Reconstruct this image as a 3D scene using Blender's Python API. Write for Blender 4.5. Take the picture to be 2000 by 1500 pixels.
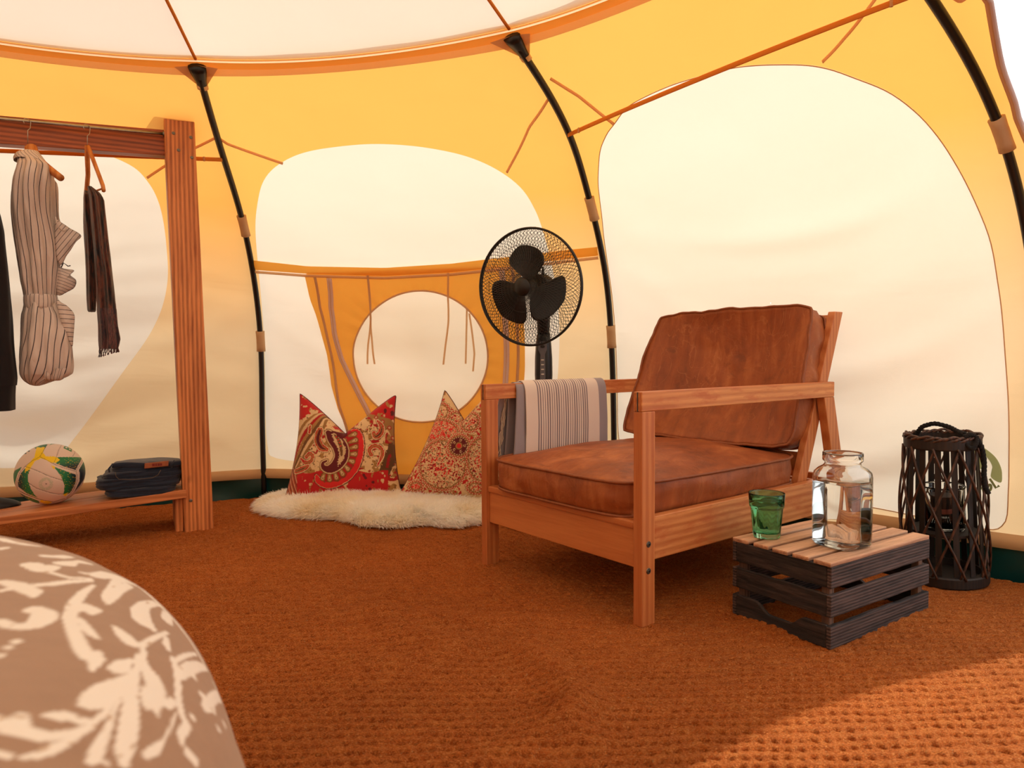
import bpy, bmesh, math, random
import numpy as np
from mathutils import Vector, Matrix

for _o in list(bpy.data.objects):
    bpy.data.objects.remove(_o)
SC = bpy.context.scene
COL = SC.collection
random.seed(7)

# ------------------------------------------------------------------ camera, sky, sun, exposure
PITCH, ROLL, EYE = 0.04, -0.006, 0.715
cd = bpy.data.cameras.new('camera'); cam = bpy.data.objects.new('camera', cd); COL.objects.link(cam)
cd.sensor_width = 36.0; cd.lens = 1362 / 2000 * 36.0; cd.clip_start = 0.02; cd.clip_end = 200
_F = Vector((0, math.cos(PITCH), -math.sin(PITCH))); _U = Vector((0, math.sin(PITCH), math.cos(PITCH))); _R = Vector((1, 0, 0))
_R2 = math.cos(ROLL) * _R + math.sin(ROLL) * _U; _U2 = -math.sin(ROLL) * _R + math.cos(ROLL) * _U
_m = Matrix((_R2, _U2, -_F)).transposed().to_4x4(); _m.translation = (0, 0, EYE); cam.matrix_world = _m
cd.dof.use_dof = True; cd.dof.focus_distance = 2.2; cd.dof.aperture_fstop = 5.6
SC.camera = cam

SUN_AZ, SUN_EL = math.radians(35), math.radians(51)
w = bpy.data.worlds.new('world'); SC.world = w; w.use_nodes = True
_b = w.node_tree.nodes['Background']; _b.inputs[0].default_value = (0.97, 0.98, 1.0, 1); _b.inputs[1].default_value = 2.0
sd = bpy.data.lights.new('sun', 'SUN'); so = bpy.data.objects.new('sun', sd); COL.objects.link(so)
sd.energy = 5.2; sd.angle = math.radians(0.9); sd.color = (1.0, 0.95, 0.86)
_d = Vector((math.cos(SUN_EL) * math.cos(SUN_AZ), math.cos(SUN_EL) * math.sin(SUN_AZ), math.sin(SUN_EL)))
so.rotation_euler = _d.to_track_quat('Z', 'Y').to_euler()
SC.view_settings.view_transform = 'Standard'; SC.view_settings.look = 'None'
SC.view_settings.exposure = -0.2; SC.view_settings.gamma = 1.0; SC.view_settings.use_curve_mapping = False
SC.cycles.max_bounces = 14; SC.cycles.diffuse_bounces = 12; SC.cycles.transmission_bounces = 10; SC.cycles.transparent_max_bounces = 12
SC.cycles.use_denoising = True; SC.cycles.sample_clamp_indirect = 6.0

# ------------------------------------------------------------------ helpers
def lin(c):
    return tuple((x / 12.92 if x <= .04045 else ((x + .055) / 1.055) ** 2.4) for x in (v / 255 for v in c))

def tag(o, label=None, cat=None, group=None, kind=None):
    if label: o['label'] = label
    if cat: o['category'] = cat
    if group: o['group'] = group
    if kind: o['kind'] = kind
    return o

def thing(name, label, cat, loc=(0, 0, 0), rot=(0, 0, 0), group=None):
    o = bpy.data.objects.new(name, None); COL.objects.link(o); o.empty_display_size = .05
    o.location = loc; o.rotation_euler = rot
    return tag(o, label, cat, group)

class MB:
    """collects simple solids and builds them as one mesh object"""
    def __init__(s): s.v = []; s.f = []; s.n = 0; s.uv = None
    def add(s, v, f):
        v = np.asarray(v, float).reshape(-1, 3); s.v.append(v)
        s.f += [tuple(int(i) + s.n for i in q) for q in f]; s.n += len(v); return s
    def box(s, x0, x1, y0, y1, z0, z1):
        v = [(x, y, z) for z in (z0, z1) for x, y in ((x0, y0), (x1, y0), (x1, y1), (x0, y1))]
        return s.add(v, [(3, 2, 1, 0), (4, 5, 6, 7), (0, 1, 5, 4), (1, 2, 6, 5), (2, 3, 7, 6), (3, 0, 4, 7)])
    def hexa(s, v8):
        return s.add(v8, [(3, 2, 1, 0), (4, 5, 6, 7), (0, 1, 5, 4), (1, 2, 6, 5), (2, 3, 7, 6), (3, 0, 4, 7)])
    def prism(s, poly, axis, a, b):
        """poly: 2D outline; extruded along axis from a to b"""
        def P(p, t): return {0: (t, p[0], p[1]), 1: (p[0], t, p[1]), 2: (p[0], p[1], t)}[axis]
        n = len(poly); v = [P(p, a) for p in poly] + [P(p, b) for p in poly]
        return s.add(v, [tuple(range(n))[::-1], tuple(range(n, 2 * n))] + [(i, (i + 1) % n, n + (i + 1) % n, n + i) for i in range(n)])
    def lathe(s, prof, n=32, c=(0, 0, 0), close=False):
        v = []; f = []; m = len(prof)
        for r, z in prof:
            for j in range(n):
                a = 2 * math.pi * j / n; v.append((c[0] + r * math.cos(a), c[1] + r * math.sin(a), c[2] + z))
        for i in range(m - 1 + (1 if close else 0)):
            i2 = (i + 1) % m
            for j in range(n): f.append((i * n + j, i * n + (j + 1) % n, i2 * n + (j + 1) % n, i2 * n + j))
        if not close:
            if prof[0][0] > 1e-6: f.append(tuple(range(n))[::-1])
            if prof[-1][0] > 1e-6: f.append(tuple(range((m - 1) * n, m * n)))
        return s.add(v, f)
    def tube(s, pts, r, n=8, caps=True, closed=False, flat=None, up=None):
        pts = np.asarray(pts, float); N = len(pts)
        r = np.broadcast_to(np.asarray(r, float), (N,))
        if closed: T = np.roll(pts, -1, 0) - np.roll(pts, 1, 0)
        else:
            T = np.gradient(pts, axis=0)
        T = T / (np.linalg.norm(T, axis=1, keepdims=True) + 1e-12)
        u = np.array(up if up is not None else ((0, 0, 1) if abs(T[0][2]) < .9 else (1, 0, 0)), float)
        V = []; 
        for i in range(N):
            u = u - T[i] * (u @ T[i]); u = u / (np.linalg.norm(u) + 1e-12); w_ = np.cross(T[i], u)
            for j in range(n):
                a = 2 * math.pi * j / n
                V.append(pts[i] + r[i] * (math.cos(a) * u * (flat or 1) + math.sin(a) * w_))
        f = []
        for i in range(N if closed else N - 1):
            i2 = (i + 1) % N
            for j in range(n): f.append((i * n + j, i * n + (j + 1) % n, i2 * n + (j + 1) % n, i2 * n + j))
        if caps and not closed: f += [tuple(range(n))[::-1], tuple(range((N - 1) * n, N * n))]
        return s.add(V, f)
    def grid(s, P, wrap_i=False, wrap_j=False):
        P = np.asarray(P, float); a, b = P.shape[:2]
        ii = np.arange(a if wrap_i else a - 1); jj = np.arange(b if wrap_j else b - 1)
        I, J = np.meshgrid(ii, jj, indexing='ij'); I2 = (I + 1) % a; J2 = (J + 1) % b
        q = np.stack([I * b + J, I2 * b + J, I2 * b + J2, I * b + J2], -1).reshape(-1, 4) + s.n
        s.v.append(P.reshape(-1, 3)); s.f += list(map(tuple, q.tolist())); s.n += a * b; return s
    def build(s, name, m=None, parent=None, smooth=False, bevel=0, uv=None, col=None, seg=2, sub=0, angle=None):
        me = bpy.data.meshes.new(name); V = np.concatenate(s.v)
        me.from_pydata(V.tolist(), [], s.f); me.update()
        o = bpy.data.objects.new(name, me); COL.objects.link(o)
        if m: me.materials.append(m)
        if smooth: me.polygons.foreach_set('use_smooth', [True] * len(me.polygons))
        if uv is not None:
            at = me.attributes.new('pat', 'FLOAT_VECTOR', 'POINT'); u3 = np.zeros((len(V), 3)); uv = np.asarray(uv, float); u3[:, :uv.shape[1]] = uv
            at.data.foreach_set('vector', u3.ravel())
        if col is not None:
            at = me.attributes.new('dye', 'FLOAT_COLOR', 'POINT'); c4 = np.ones((len(V), 4)); c4[:, :3] = np.asarray(col).reshape(-1, 3)
            at.data.foreach_set('color', c4.ravel())
        if bevel:
            b = o.modifiers.new('b', 'BEVEL'); b.width = bevel; b.segments = seg; b.limit_method = 'ANGLE'; b.angle_limit = math.radians(40)
        if sub:
            b = o.modifiers.new('s', 'SUBSURF'); b.levels = b.render_levels = sub
        if angle is not None:
            me.polygons.foreach_set('use_smooth', [True] * len(me.polygons)); me.set_sharp_from_angle(angle=math.radians(angle))
        if parent: o.parent = parent
        return o

def bx(name, m, parent, x0, x1, y0, y1, z0, z1, bevel=.002):
    return MB().box(x0, x1, y0, y1, z0, z1).build(name, m, parent, bevel=bevel)

def vnoise(x, y, seed=0, octv=3, gain=.5):
    """vectorised value noise in about [-1, 1]"""
    x = np.asarray(x, float); y = np.asarray(y, float); t = 0; amp = 1.0; tot = 0
    for o in range(octv):
        xi = np.floor(x).astype(np.int64); yi = np.floor(y).astype(np.int64); fx = x - xi; fy = y - yi
        fx = fx * fx * (3 - 2 * fx); fy = fy * fy * (3 - 2 * fy)
        def h(a, b):
            n = (a * 374761393 + b * 668265263 + (seed + o * 17) * 2147483647) & 0xffffffff
            n = ((n ^ (n >> 13)) * 1274126177) & 0xffffffff
            return ((n ^ (n >> 16)) & 0xffff) / 32767.5 - 1
        t = t + amp * (h(xi, yi) * (1 - fx) * (1 - fy) + h(xi + 1, yi) * fx * (1 - fy) + h(xi, yi + 1) * (1 - fx) * fy + h(xi + 1, yi + 1) * fx * fy)
        tot += amp; amp *= gain; x = x * 2.03 + 11.3; y = y * 2.03 + 5.7
    return t / tot

def sstep(a, b, x):
    t = np.clip((x - a) / (b - a), 0, 1); return t * t * (3 - 2 * t)

# ------------------------------------------------------------------ materials
class NT:
    def __init__(s, name):
        s.m = bpy.data.materials.new(name); s.m.use_nodes = True; s.t = s.m.node_tree; s.t.nodes.clear()
        s.out = s.t.nodes.new('ShaderNodeOutputMaterial')
    def n(s, typ, _in=None, **kw):
        nd = s.t.nodes.new(typ)
        for k, v in kw.items(): setattr(nd, k, v)
        for k, v in (_in or {}).items():
            if isinstance(v, bpy.types.NodeSocket): s.t.links.new(v, nd.inputs[k])
            else: nd.inputs[k].default_value = v
        return nd
    def coord(s, scale=(1, 1, 1), attr=None, rot=(0, 0, 0)):
        if attr: src = s.n('ShaderNodeAttribute', attribute_name=attr).outputs['Vector']
        else: src = s.n('ShaderNodeTexCoord').outputs['Object']
        return s.n('ShaderNodeMapping', {'Vector': src, 'Scale': scale, 'Rotation': rot}).outputs[0]
    def noise(s, vec, scale=5, detail=4, rough=.5, dist=0):
        return s.n('ShaderNodeTexNoise', {'Vector': vec, 'Scale': scale, 'Detail': detail, 'Roughness': rough, 'Distortion': dist}).outputs['Fac']
    def ramp(s, fac, stops):
        nd = s.n('ShaderNodeValToRGB', {'Fac': fac}); e = nd.color_ramp.elements
        while len(e) < len(stops): e.new(.5)
        for q, (p, c) in zip(e, stops): q.position = p; q.color = (*c, 1)
        return nd.outputs[0]
    def mix(s, fac, a, b, mode='MIX'):
        nd = s.n('ShaderNodeMix', data_type='RGBA', blend_type=mode)
        for i, v in ((0, fac), (6, a), (7, b)):
            if isinstance(v, bpy.types.NodeSocket): s.t.links.new(v, nd.inputs[i])
            else: nd.inputs[i].default_value = v if i == 0 else (*v[:3], 1)
        return nd.outputs[2]
    def bump(s, h, strength=.5, dist=.002, nrm=None):
        i = {'Height': h, 'Strength': strength, 'Distance': dist}
        if nrm is not None: i['Normal'] = nrm
        return s.n('ShaderNodeBump', i).outputs[0]
    def pbr(s, col, rough=.6, nrm=None, metal=0, **kw):
        i = {'Roughness': rough, 'Metallic': metal}
        i['Base Color'] = col if isinstance(col, bpy.types.NodeSocket) else (*col[:3], 1)
        if nrm is not None: i['Normal'] = nrm
        i.update(kw)
        b = s.n('ShaderNodeBsdfPrincipled', i); s.t.links.new(b.outputs[0], s.out.inputs[0]); return s.m

def plain(name, c, rough=.5, metal=0, bump=0, scale=60, vary=.12, **kw):
    """painted / plastic / metal finish with slight mottling"""
    t = NT(name); v = t.coord(); nz = t.noise(v, scale, 4)
    col = t.ramp(nz, [(.3, tuple(x * (1 - vary) for x in lin(c))), (.7, tuple(min(1, x * (1 + vary)) for x in lin(c)))])
    nr = t.bump(nz, bump, .001) if bump else None
    return t.pbr(col, rough, nr, metal, **kw)

def wood(name, c1, c2, axis=0, scale=1.0, rough=.5, worn=None, knots=False, bump=.15, dist=2.2):
    """grain runs along axis of the part's own coordinates"""
    t = NT(name); sc = [14 * scale] * 3; sc[axis] = 1.0 * scale
    v = t.coord(tuple(sc)); n1 = t.noise(v, 2.2, 6, .6, .6)
    sc2 = [60 * scale] * 3; sc2[axis] = 2.5 * scale; n2 = t.noise(t.coord(tuple(sc2)), 3.5, 4, .65)
    wv = t.n('ShaderNodeTexWave', {'Vector': v, 'Scale': 1.1, 'Distortion': dist, 'Detail': 2.0, 'Detail Scale': .8}, wave_type='BANDS', bands_direction=('Z', 'X', 'X')[axis]).outputs['Fac']
    f = t.n('ShaderNodeMath', {0: n1, 1: t.n('ShaderNodeMath', {0: wv, 1: .35}, operation='MULTIPLY').outputs[0]}, operation='ADD').outputs[0]
    f = t.n('ShaderNodeMath', {0: f, 1: t.n('ShaderNodeMath', {0: n2, 1: .5}, operation='MULTIPLY').outputs[0]}, operation='ADD').outputs[0]
    f = t.n('ShaderNodeMath', {0: f, 1: .42}, operation='SUBTRACT').outputs[0]
    a, b = lin(c1), lin(c2); mid = tuple((p + q) / 2 for p, q in zip(a, b))
    col = t.ramp(f, [(.22, a), (.5, mid), (.80, b)])
    if knots:
        sck = [7.0] * 3; sck[axis] = 4.0
        vo = t.n('ShaderNodeTexVoronoi', {'Vector': t.coord(tuple(sck)), 'Scale': 1.0}).outputs['Distance']
        k = t.ramp(vo, [(.05, (1, 1, 1)), (.13, (0, 0, 0))])
        col = t.mix(k, col, lin((92, 44, 22)))
    if worn:
        w_ = t.ramp(t.noise(t.coord((3, 3, 12)), 3.0, 5, .6), [(.50, (0, 0, 0)), (.66, (.75, .75, .75))])
        col = t.mix(w_, col, lin(worn))
    return t.pbr(col, rough, t.bump(f, bump, .002))

def cloth(name, c, rough=.9, weave=900, bump=.25, sheen=.2, trans=0, attr=None, mott=.06, fold=0):
    t = NT(name); v = t.coord()
    nz = t.noise(v, 9, 4)
    wv = t.n('ShaderNodeTexChecker', {'Vector': v, 'Scale': weave}).outputs[1] if 0 else t.noise(v, weave, 2)
    if attr == 'dye':
        base = t.n('ShaderNodeAttribute', attribute_name='dye').outputs['Color']
    else: base = t.mix(0.0, lin(c), lin(c))
    col = t.mix(nz, t.mix(1.0, base, (1 - mott,) * 3, 'MULTIPLY'), base)
    nr = t.bump(wv, bump, .0006)
    if fold: nr = t.bump(t.noise(v, fold, 3, .5, .4), .5, .01, nr)
    return t.pbr(col, rough, nr, **{'Sheen Weight': sheen})

def canvas(name, c_lo, c_hi=None, z0=.8, z1=1.35, trans=.55, zmid=None, dens=1.0):
    """thin tent cotton: part of the light goes through; colour may change with the height of the sewn cloth"""
    t = NT(name)
    if c_hi is None: col = t.mix(0.0, c_lo, c_lo)
    else:
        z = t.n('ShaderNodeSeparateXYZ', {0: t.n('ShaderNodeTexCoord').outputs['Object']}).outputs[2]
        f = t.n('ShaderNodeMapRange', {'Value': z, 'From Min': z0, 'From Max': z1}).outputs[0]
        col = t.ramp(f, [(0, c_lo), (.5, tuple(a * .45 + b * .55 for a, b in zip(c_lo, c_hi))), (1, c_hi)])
    v = t.coord(); n1 = t.noise(v, 3.0, 3, .5)
    col = t.mix(n1, t.mix(1.0, col, (.95, .94, .92), 'MULTIPLY'), col)
    bp = t.bump(t.noise(v, 420, 2), .25, .001, t.bump(t.noise(t.coord((1, 1, 2.2)), 2.6, 3, .5, .7), .25, .02))
    d = t.n('ShaderNodeBsdfDiffuse', {'Color': col, 'Normal': bp}); tr = t.n('ShaderNodeBsdfTranslucent', {'Color': col, 'Normal': bp})
    mx = t.n('ShaderNodeMixShader', {0: trans}); t.t.links.new(d.outputs[0], mx.inputs[1]); t.t.links.new(tr.outputs[0], mx.inputs[2])
    t.t.links.new(mx.outputs[0], t.out.inputs[0]); return t.m

def leather(name):
    t = NT(name); v = t.coord()
    big = t.noise(v, 3.2, 4, .55, .5); streak = t.noise(t.coord((5, 9, 1.6)), 2.4, 4, .6, .4)
    f = t.n('ShaderNodeMath', {0: big, 1: streak}, operation='ADD').outputs[0]
    f = t.n('ShaderNodeMath', {0: f, 1: .5}, operation='MULTIPLY').outputs[0]
    col = t.ramp(f, [(.34, lin((118, 58, 24))), (.5, lin((150, 78, 36))), (.66, lin((182, 108, 58)))])
    ln_ = t.noise(t.coord((1, 1.6, .8), rot=(.3, .2, .5)), 7.0, 3, .5, 1.2)
    vm = t.ramp(ln_, [(.488, (0, 0, 0)), (.5, (.30, .30, .30)), (.512, (0, 0, 0))]); vm = t.mix(t.ramp(t.noise(v, 4, 3), [(.42, (0, 0, 0)), (.6, (1, 1, 1))]), (0, 0, 0), vm)
    col = t.mix(vm, col, lin((200, 132, 80)))
    ln2 = t.noise(t.coord((3, 1, 1), rot=(.1, .5, .2)), 13.0, 4, .55, .8); col = t.mix(t.ramp(ln2, [(.60, (0, 0, 0)), (.72, (.5, .5, .5))]), col, lin((104, 50, 22)))
    g = t.noise(v, 420, 4, .7); b2 = t.noise(v, 16, 4, .55, .8)
    return t.pbr(col, t.n('ShaderNodeMapRange', {'Value': big, 'To Min': .42, 'To Max': .62}).outputs[0], t.bump(g, .18, .0015, t.bump(b2, .35, .012)), **{'Specular IOR Level': .4})

def glass(name, c=(1, 1, 1), rough=0.0, ior=1.5):
    t = NT(name); g = t.n('ShaderNodeBsdfGlass', {'Color': (*c, 1), 'Roughness': rough, 'IOR': ior})
    t.t.links.new(g.outputs[0], t.out.inputs[0]); return t.m

def dyed(name, rough=.85, bump=.3, weave=700, sheen=.1, spec=.3, fold=0):
    return cloth(name, (0, 0, 0), rough, weave, bump, sheen, attr='dye', fold=fold)

M = {}
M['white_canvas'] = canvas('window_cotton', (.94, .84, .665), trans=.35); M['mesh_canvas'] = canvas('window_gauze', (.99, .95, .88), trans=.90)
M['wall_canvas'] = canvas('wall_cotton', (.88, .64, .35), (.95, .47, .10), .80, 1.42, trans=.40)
M['roof_canvas'] = canvas('roof_cotton', (.93, .82, .66), trans=.31)
M['yellow_canvas'] = canvas('yellow_cotton', (.95, .52, .10), trans=.42)
M['seam_orange'] = canvas('orange_webbing', (.78, .30, .06), trans=.25)
M['seam_tan'] = canvas('tan_hem', (.76, .50, .28), trans=.3)
M['lav_zip'] = canvas('zip_tape', (.86, .72, .68), trans=.35)
M['tan_canvas'] = canvas('tan_cotton', (.80, .55, .32), trans=.3)
M['hem_canvas'] = canvas('shoulder_hem', (.93, .66, .40), trans=.36)
M['tub'] = plain('green_groundsheet', (10, 62, 60), .35, bump=.3, scale=12)
M['black_pole'] = plain('black_pole', (14, 13, 14), .38)
M['strap_cream'] = plain('cream_webbing', (225, 190, 140), .9)
M['metal'] = plain('brushed_metal', (170, 168, 162), .32, metal=1)
M['dark_metal'] = plain('dull_steel', (120, 118, 112), .4, metal=.9)
M['beech_x'] = wood('beech_along_depth', (182, 104, 52), (222, 152, 90), 0, worn=(184, 94, 44))
M['beech_y'] = wood('beech_along_width', (172, 92, 42), (204, 126, 68), 1)
M['beech_z'] = wood('beech_upright', (178, 98, 48), (208, 134, 76), 2)
M['leather'] = leather('tan_leather')
M['piping'] = plain('leather_piping', (138, 74, 36), .55)
M['rack_z'] = wood('larch_upright', (150, 80, 36), (228, 148, 86), 2, 1.3, knots=True, bump=.3, dist=2.6)
M['rack_x'] = wood('larch_beam', (112, 52, 26), (184, 100, 56), 0, 1.2, knots=True, bump=.3)
M['shelf_wood'] = wood('larch_shelf', (160, 88, 44), (214, 138, 82), 0, .8, knots=True)
M['crate_dark_x'] = wood('charred_board_x', (12, 10, 11), (96, 78, 74), 0, 2.6, .75, worn=(34, 28, 30), bump=.8)
M['crate_dark_y'] = wood('charred_board_y', (10, 9, 10), (86, 70, 64), 1, 2.6, .75, worn=(30, 25, 27), bump=.8)
M['crate_dark_z'] = wood('charred_post', (70, 52, 44), (130, 98, 80), 2, 1.6, .75, bump=.5)
M['crate_top'] = wood('worn_slat', (128, 88, 66), (222, 178, 142), 0, 1.6, .7, bump=.5)
# TENTCORE BEGIN
TC = np.array([-0.923, 0.658])                      # centre of the round tent
PANG = [2.275, 1.695, 1.077, 0.528, -0.039, -0.606, -1.173, -1.740, -2.307, -2.874, -3.441]
PK = np.array([(2.957, 0.0), (2.945, 0.42), (2.918, 0.812), (2.820, 1.12), (2.651, 1.374), (2.400, 1.574), (1.968, 1.787)])
PFIX = {1: [(0, 0), (0, 0), (.006, -.01), (0, 0), (-.011, .003), (-.014, -.009), (.013, -.001)],
        2: [(0, 0), (0, 0), (-.003, .008), (0, 0), (-.006, .021), (.013, .010), (-.007, .001)]}
def _spl(knots):
    t = np.concatenate([[0], np.cumsum(np.hypot(*np.diff(knots[:, :2], axis=0).T))]); t = t / t[-1]
    n = len(t); A = np.zeros((n, n)); B = np.zeros((n, knots.shape[1])); A[0, 0] = A[-1, -1] = 1
    for i in range(1, n - 1):
        a, b = t[i] - t[i-1], t[i+1] - t[i]
        A[i, i-1] = a; A[i, i] = 2 * (a + b); A[i, i+1] = b
        B[i] = 6 * ((knots[i+1] - knots[i]) / b - (knots[i] - knots[i-1]) / a)
    M = np.linalg.solve(A, B)
    def ev(s):
        s = np.clip(np.asarray(s, float), 0, 1); i = np.clip(np.searchsorted(t, s, side='right') - 1, 0, n - 2)
        hh = t[i+1] - t[i]; a = (t[i+1] - s); b = (s - t[i])
        a_, b_, h_ = a[..., None], b[..., None], hh[..., None]
        return (M[i] * a_**3 + M[i+1] * b_**3) / (6 * h_) + (knots[i] / h_ - M[i] * h_ / 6) * a_ + (knots[i+1] / h_ - M[i+1] * h_ / 6) * b_
    return ev
_PEV = {}
def pole_pt(k, s, off=0.0):
    """point on pole k (s = 0 at the ground, 1 at the shoulder), moved outward by off"""
    k = k % 11
    if k not in _PEV:
        fx = PFIX.get(k, [(0, 0)] * 7); _PEV[k] = _spl(np.array([(r, z + b, a) for (r, z), (a, b) in zip(PK, fx)]))
    q = _PEV[k](s); a = PANG[k]
    q2 = _PEV[k](np.clip(np.asarray(s, float) + .01, 0, 1)); q1 = _PEV[k](np.clip(np.asarray(s, float) - .01, 0, 1))
    t = (q2 - q1)[..., :2]; t = t / np.linalg.norm(t, axis=-1, keepdims=True)
    r = q[..., 0] + t[..., 1] * off; z = q[..., 1] - t[..., 0] * off
    return np.stack([TC[0] + r * np.cos(a) + q[..., 2], TC[1] + r * np.sin(a), z], -1)
def wall_pt(k, u, s, off=0.0):
    """point on the cloth panel between pole k (u=0) and pole k+1 (u=1)"""
    u = np.asarray(u, float); s = np.asarray(s, float)
    A = pole_pt(k, s, .024 + off); B = pole_pt(k + 1, s, .024 + off)
    P = A + (B - A) * u[..., None]
    m = 4 * u * (1 - u)
    a = (PANG[k % 11] + PANG[(k+1) % 11]) / 2
    if k % 11 == 10: a = (PANG[10] + PANG[0] - 2 * math.pi) / 2
    inward = .05 * m * np.sin(np.pi * np.clip((s - .45) / .6, 0, 1))
    P[..., 2] -= .045 * m * np.clip((s - .55) / .45, 0, 1) ** 2
    P[..., 0] -= math.cos(a) * inward; P[..., 1] -= math.sin(a) * inward
    return P
# TENTCORE END

# ------------------------------------------------------------------ setting: ground outside, ground sheet, rug
def _ground():
    t = NT('meadow_ground'); v = t.coord()
    t_ = t.ramp(t.noise(v, 1.4, 6), [(.3, lin((96, 112, 62))), (.7, lin((150, 158, 96)))])
    return t.pbr(t_, .95, t.bump(t.noise(v, 60, 3), .6, .03))
g = MB(); g.lathe([(0.001, -.06), (30, -.06)], 48); o = g.build('ground', _ground()); tag(o, kind='structure')
rim = [tuple(pole_pt(k, 0.0)[:2]) for k in range(11)]
g = MB(); g.prism([tuple(p) for p in rim][::-1], 2, -.055, -.030); tag(g.build('floor', M['tub']), kind='structure')

def rug_mat():
    t = NT('coir_rug'); v = t.coord()
    n1 = t.noise(v, 26, 5, .65); n2 = t.noise(t.coord((1, 2.4, 1)), 230, 4, .75, .6)
    base = t.ramp(n1, [(.3, lin((196, 98, 36))), (.5, lin((226, 122, 50))), (.7, lin((246, 150, 72)))])
    fib = t.ramp(n2, [(.36, lin((92, 38, 12))), (.5, lin((226, 120, 50))), (.63, lin((255, 196, 122)))])
    col = t.mix(.5, base, fib)
    sp = t.ramp(t.noise(v, 150, 2, .5), [(.70, (0, 0, 0)), (.76, (1, 1, 1))])
    col = t.mix(sp, col, lin((222, 160, 104)))
    big = t.ramp(t.noise(v, 1.6, 3), [(.35, (.86, .84, .82)), (.65, (1.06, 1.04, 1.0))])
    col = t.mix(1.0, col, big, 'MULTIPLY')
    b = t.bump(n2, 1.0, .010, t.bump(t.noise(v, 90, 4, .7), .9, .010))
    return t.pbr(col, .92, b, **{'Specular IOR Level': .15})

def rug_height(X, Y):
    ca, sa = math.cos(-.05), math.sin(-.05)
    x = X * ca - Y * sa; y = X * sa + Y * ca
    x = x + .004 * vnoise(x * 22, y * 22, 3, 2); y = y + .006 * vnoise(x * 9, y * 30, 5, 3)
    px_, py_ = .0250, .0290
    row = np.floor(y / py_); fy = y / py_ - row
    jit = vnoise(row * 3.17, row * 0 + .5, 9, 1) * .25
    fx = (x / px_ + .5 * (row % 2) + jit + .35 * (fy - .5)) % 1.0
    fy = (fy + .22 * vnoise(x * 30, y * 12, 61, 2)) % 1.0
    pit = np.exp(-(((fx - .5) / .27) ** 2 + ((fy - .5) / .20) ** 2)) * (.75 + .5 * vnoise(x * 40, y * 46, 12, 1))
    groove = .30 * np.exp(-((fy - .5) / .13) ** 2) + .12 * np.exp(-((np.abs(fy - .5) - .5) / .1) ** 2)
    h = .019 * (1 - pit * 1.0 - groove) + .0016 * vnoise(x * 120, y * 150, 21, 2)
    # wrinkles of the whole mat
    def ridge(x0, y0, x1, y1, w_, a):
        dx, dy = x1 - x0, y1 - y0; L = math.hypot(dx, dy); t = np.clip(((X - x0) * dx + (Y - y0) * dy) / L**2, 0, 1)
        wob = .02 * np.sin(9 * t + x0 * 7)
        d = ((X - x0) * (-dy) + (Y - y0) * dx) / L + wob; e = np.minimum(1, 4 * np.minimum(t, 1 - t) + .0)
        ex = np.hypot(np.maximum(0, ((X - x0) * dx + (Y - y0) * dy) / L - L), 0)
        return 1.5 * a * np.exp(-(d / w_) ** 2) * np.clip(e, 0, 1)
    h = h + ridge(.02, 1.78, .16, 1.20, .05, .020) + ridge(-.62, 1.86, .25, 1.84, .045, .014) + ridge(-.5, 1.98, -.1, 1.62, .05, .012)
    h = h + ridge(-.45, 1.5, -.02, 1.72, .05, .010) + ridge(.45, 1.72, 1.35, 1.90, .06, .007) + ridge(-.2, 1.12, .3, 1.45, .05, .008) + .006 * vnoise(X * 3, Y * 3, 31, 2)
    flat = 1.0
    return h, np.clip(1 - pit, 0, 1)
def make_rug():
    # rows get coarser with distance; the mat ends just inside the ground sheet
    ys = [.32]
    while ys[-1] < 3.75: ys.append(ys[-1] + max(.0036, .0026 * ys[-1] ** 1.3))
    ys = np.array(ys); us = np.linspace(0, 1, 800)
    yy, uu = np.meshgrid(ys, us, indexing='ij')
    poly = np.array([np.array(TC) + (np.array(p) - TC) * .985 for p in rim])
    def span(y):
        xs = []
        for i in range(11):
            a, b = poly[i], poly[(i + 1) % 11]
            if (a[1] - y) * (b[1] - y) < 0: xs.append(a[0] + (b[0] - a[0]) * (y - a[1]) / (b[1] - a[1]))
        return (min(xs), max(xs)) if len(xs) > 1 else None
    lo = []; hi = []; keep = []
    for y in ys:
        s = span(y)
        if s: keep.append(y); lo.append(s[0]); hi.append(s[1])
    ys = np.array(keep); lo = np.array(lo); hi = np.array(hi)
    vl = np.maximum(lo, -.80 * ys - .50); vr = np.minimum(hi, .80 * ys + .30)
    X = vl[:, None] + (vr - vl)[:, None] * us[None, :]; Y = np.repeat(ys[:, None], len(us), 1)
    H, P = rug_height(X, Y)
    P3 = np.stack([X, Y, H - .013], -1)
    b = MB().grid(P3.transpose(1, 0, 2))
    pat = np.stack([P.T.ravel(), P.T.ravel(), P.T.ravel()], -1)
    n0 = b.n
    # plain continuation of the mat at both sides and behind the viewer
    f = lambda a, c: b.grid(np.stack([np.stack([a, ys, a * 0 - .001], -1), np.stack([c, ys, c * 0 - .001], -1)], 0))
    f(lo, vl); f(vr, hi)
    bk = [p for p in poly if p[1] < .34]; a0, a1 = (lo[0], .32), (hi[0], .32)
    bk = sorted(bk, key=lambda p: -math.atan2(p[1] - .32, p[0] - TC[0]) % (2 * math.pi))
    ring = [a1] + [tuple(p) for p in bk] + [a0]
    b.add([(p[0], p[1], -.001) for p in ring], [tuple(range(len(ring)))[::-1]])
    pat = np.concatenate([pat, np.ones((b.n - n0, 3))])
    o = b.build('coir_rug', rug_mat(), smooth=True, uv=pat)
    tag(o, 'rust orange woven coir rug with knobbly weave and wrinkles covering the tent floor', 'rug')
make_rug()

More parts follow.
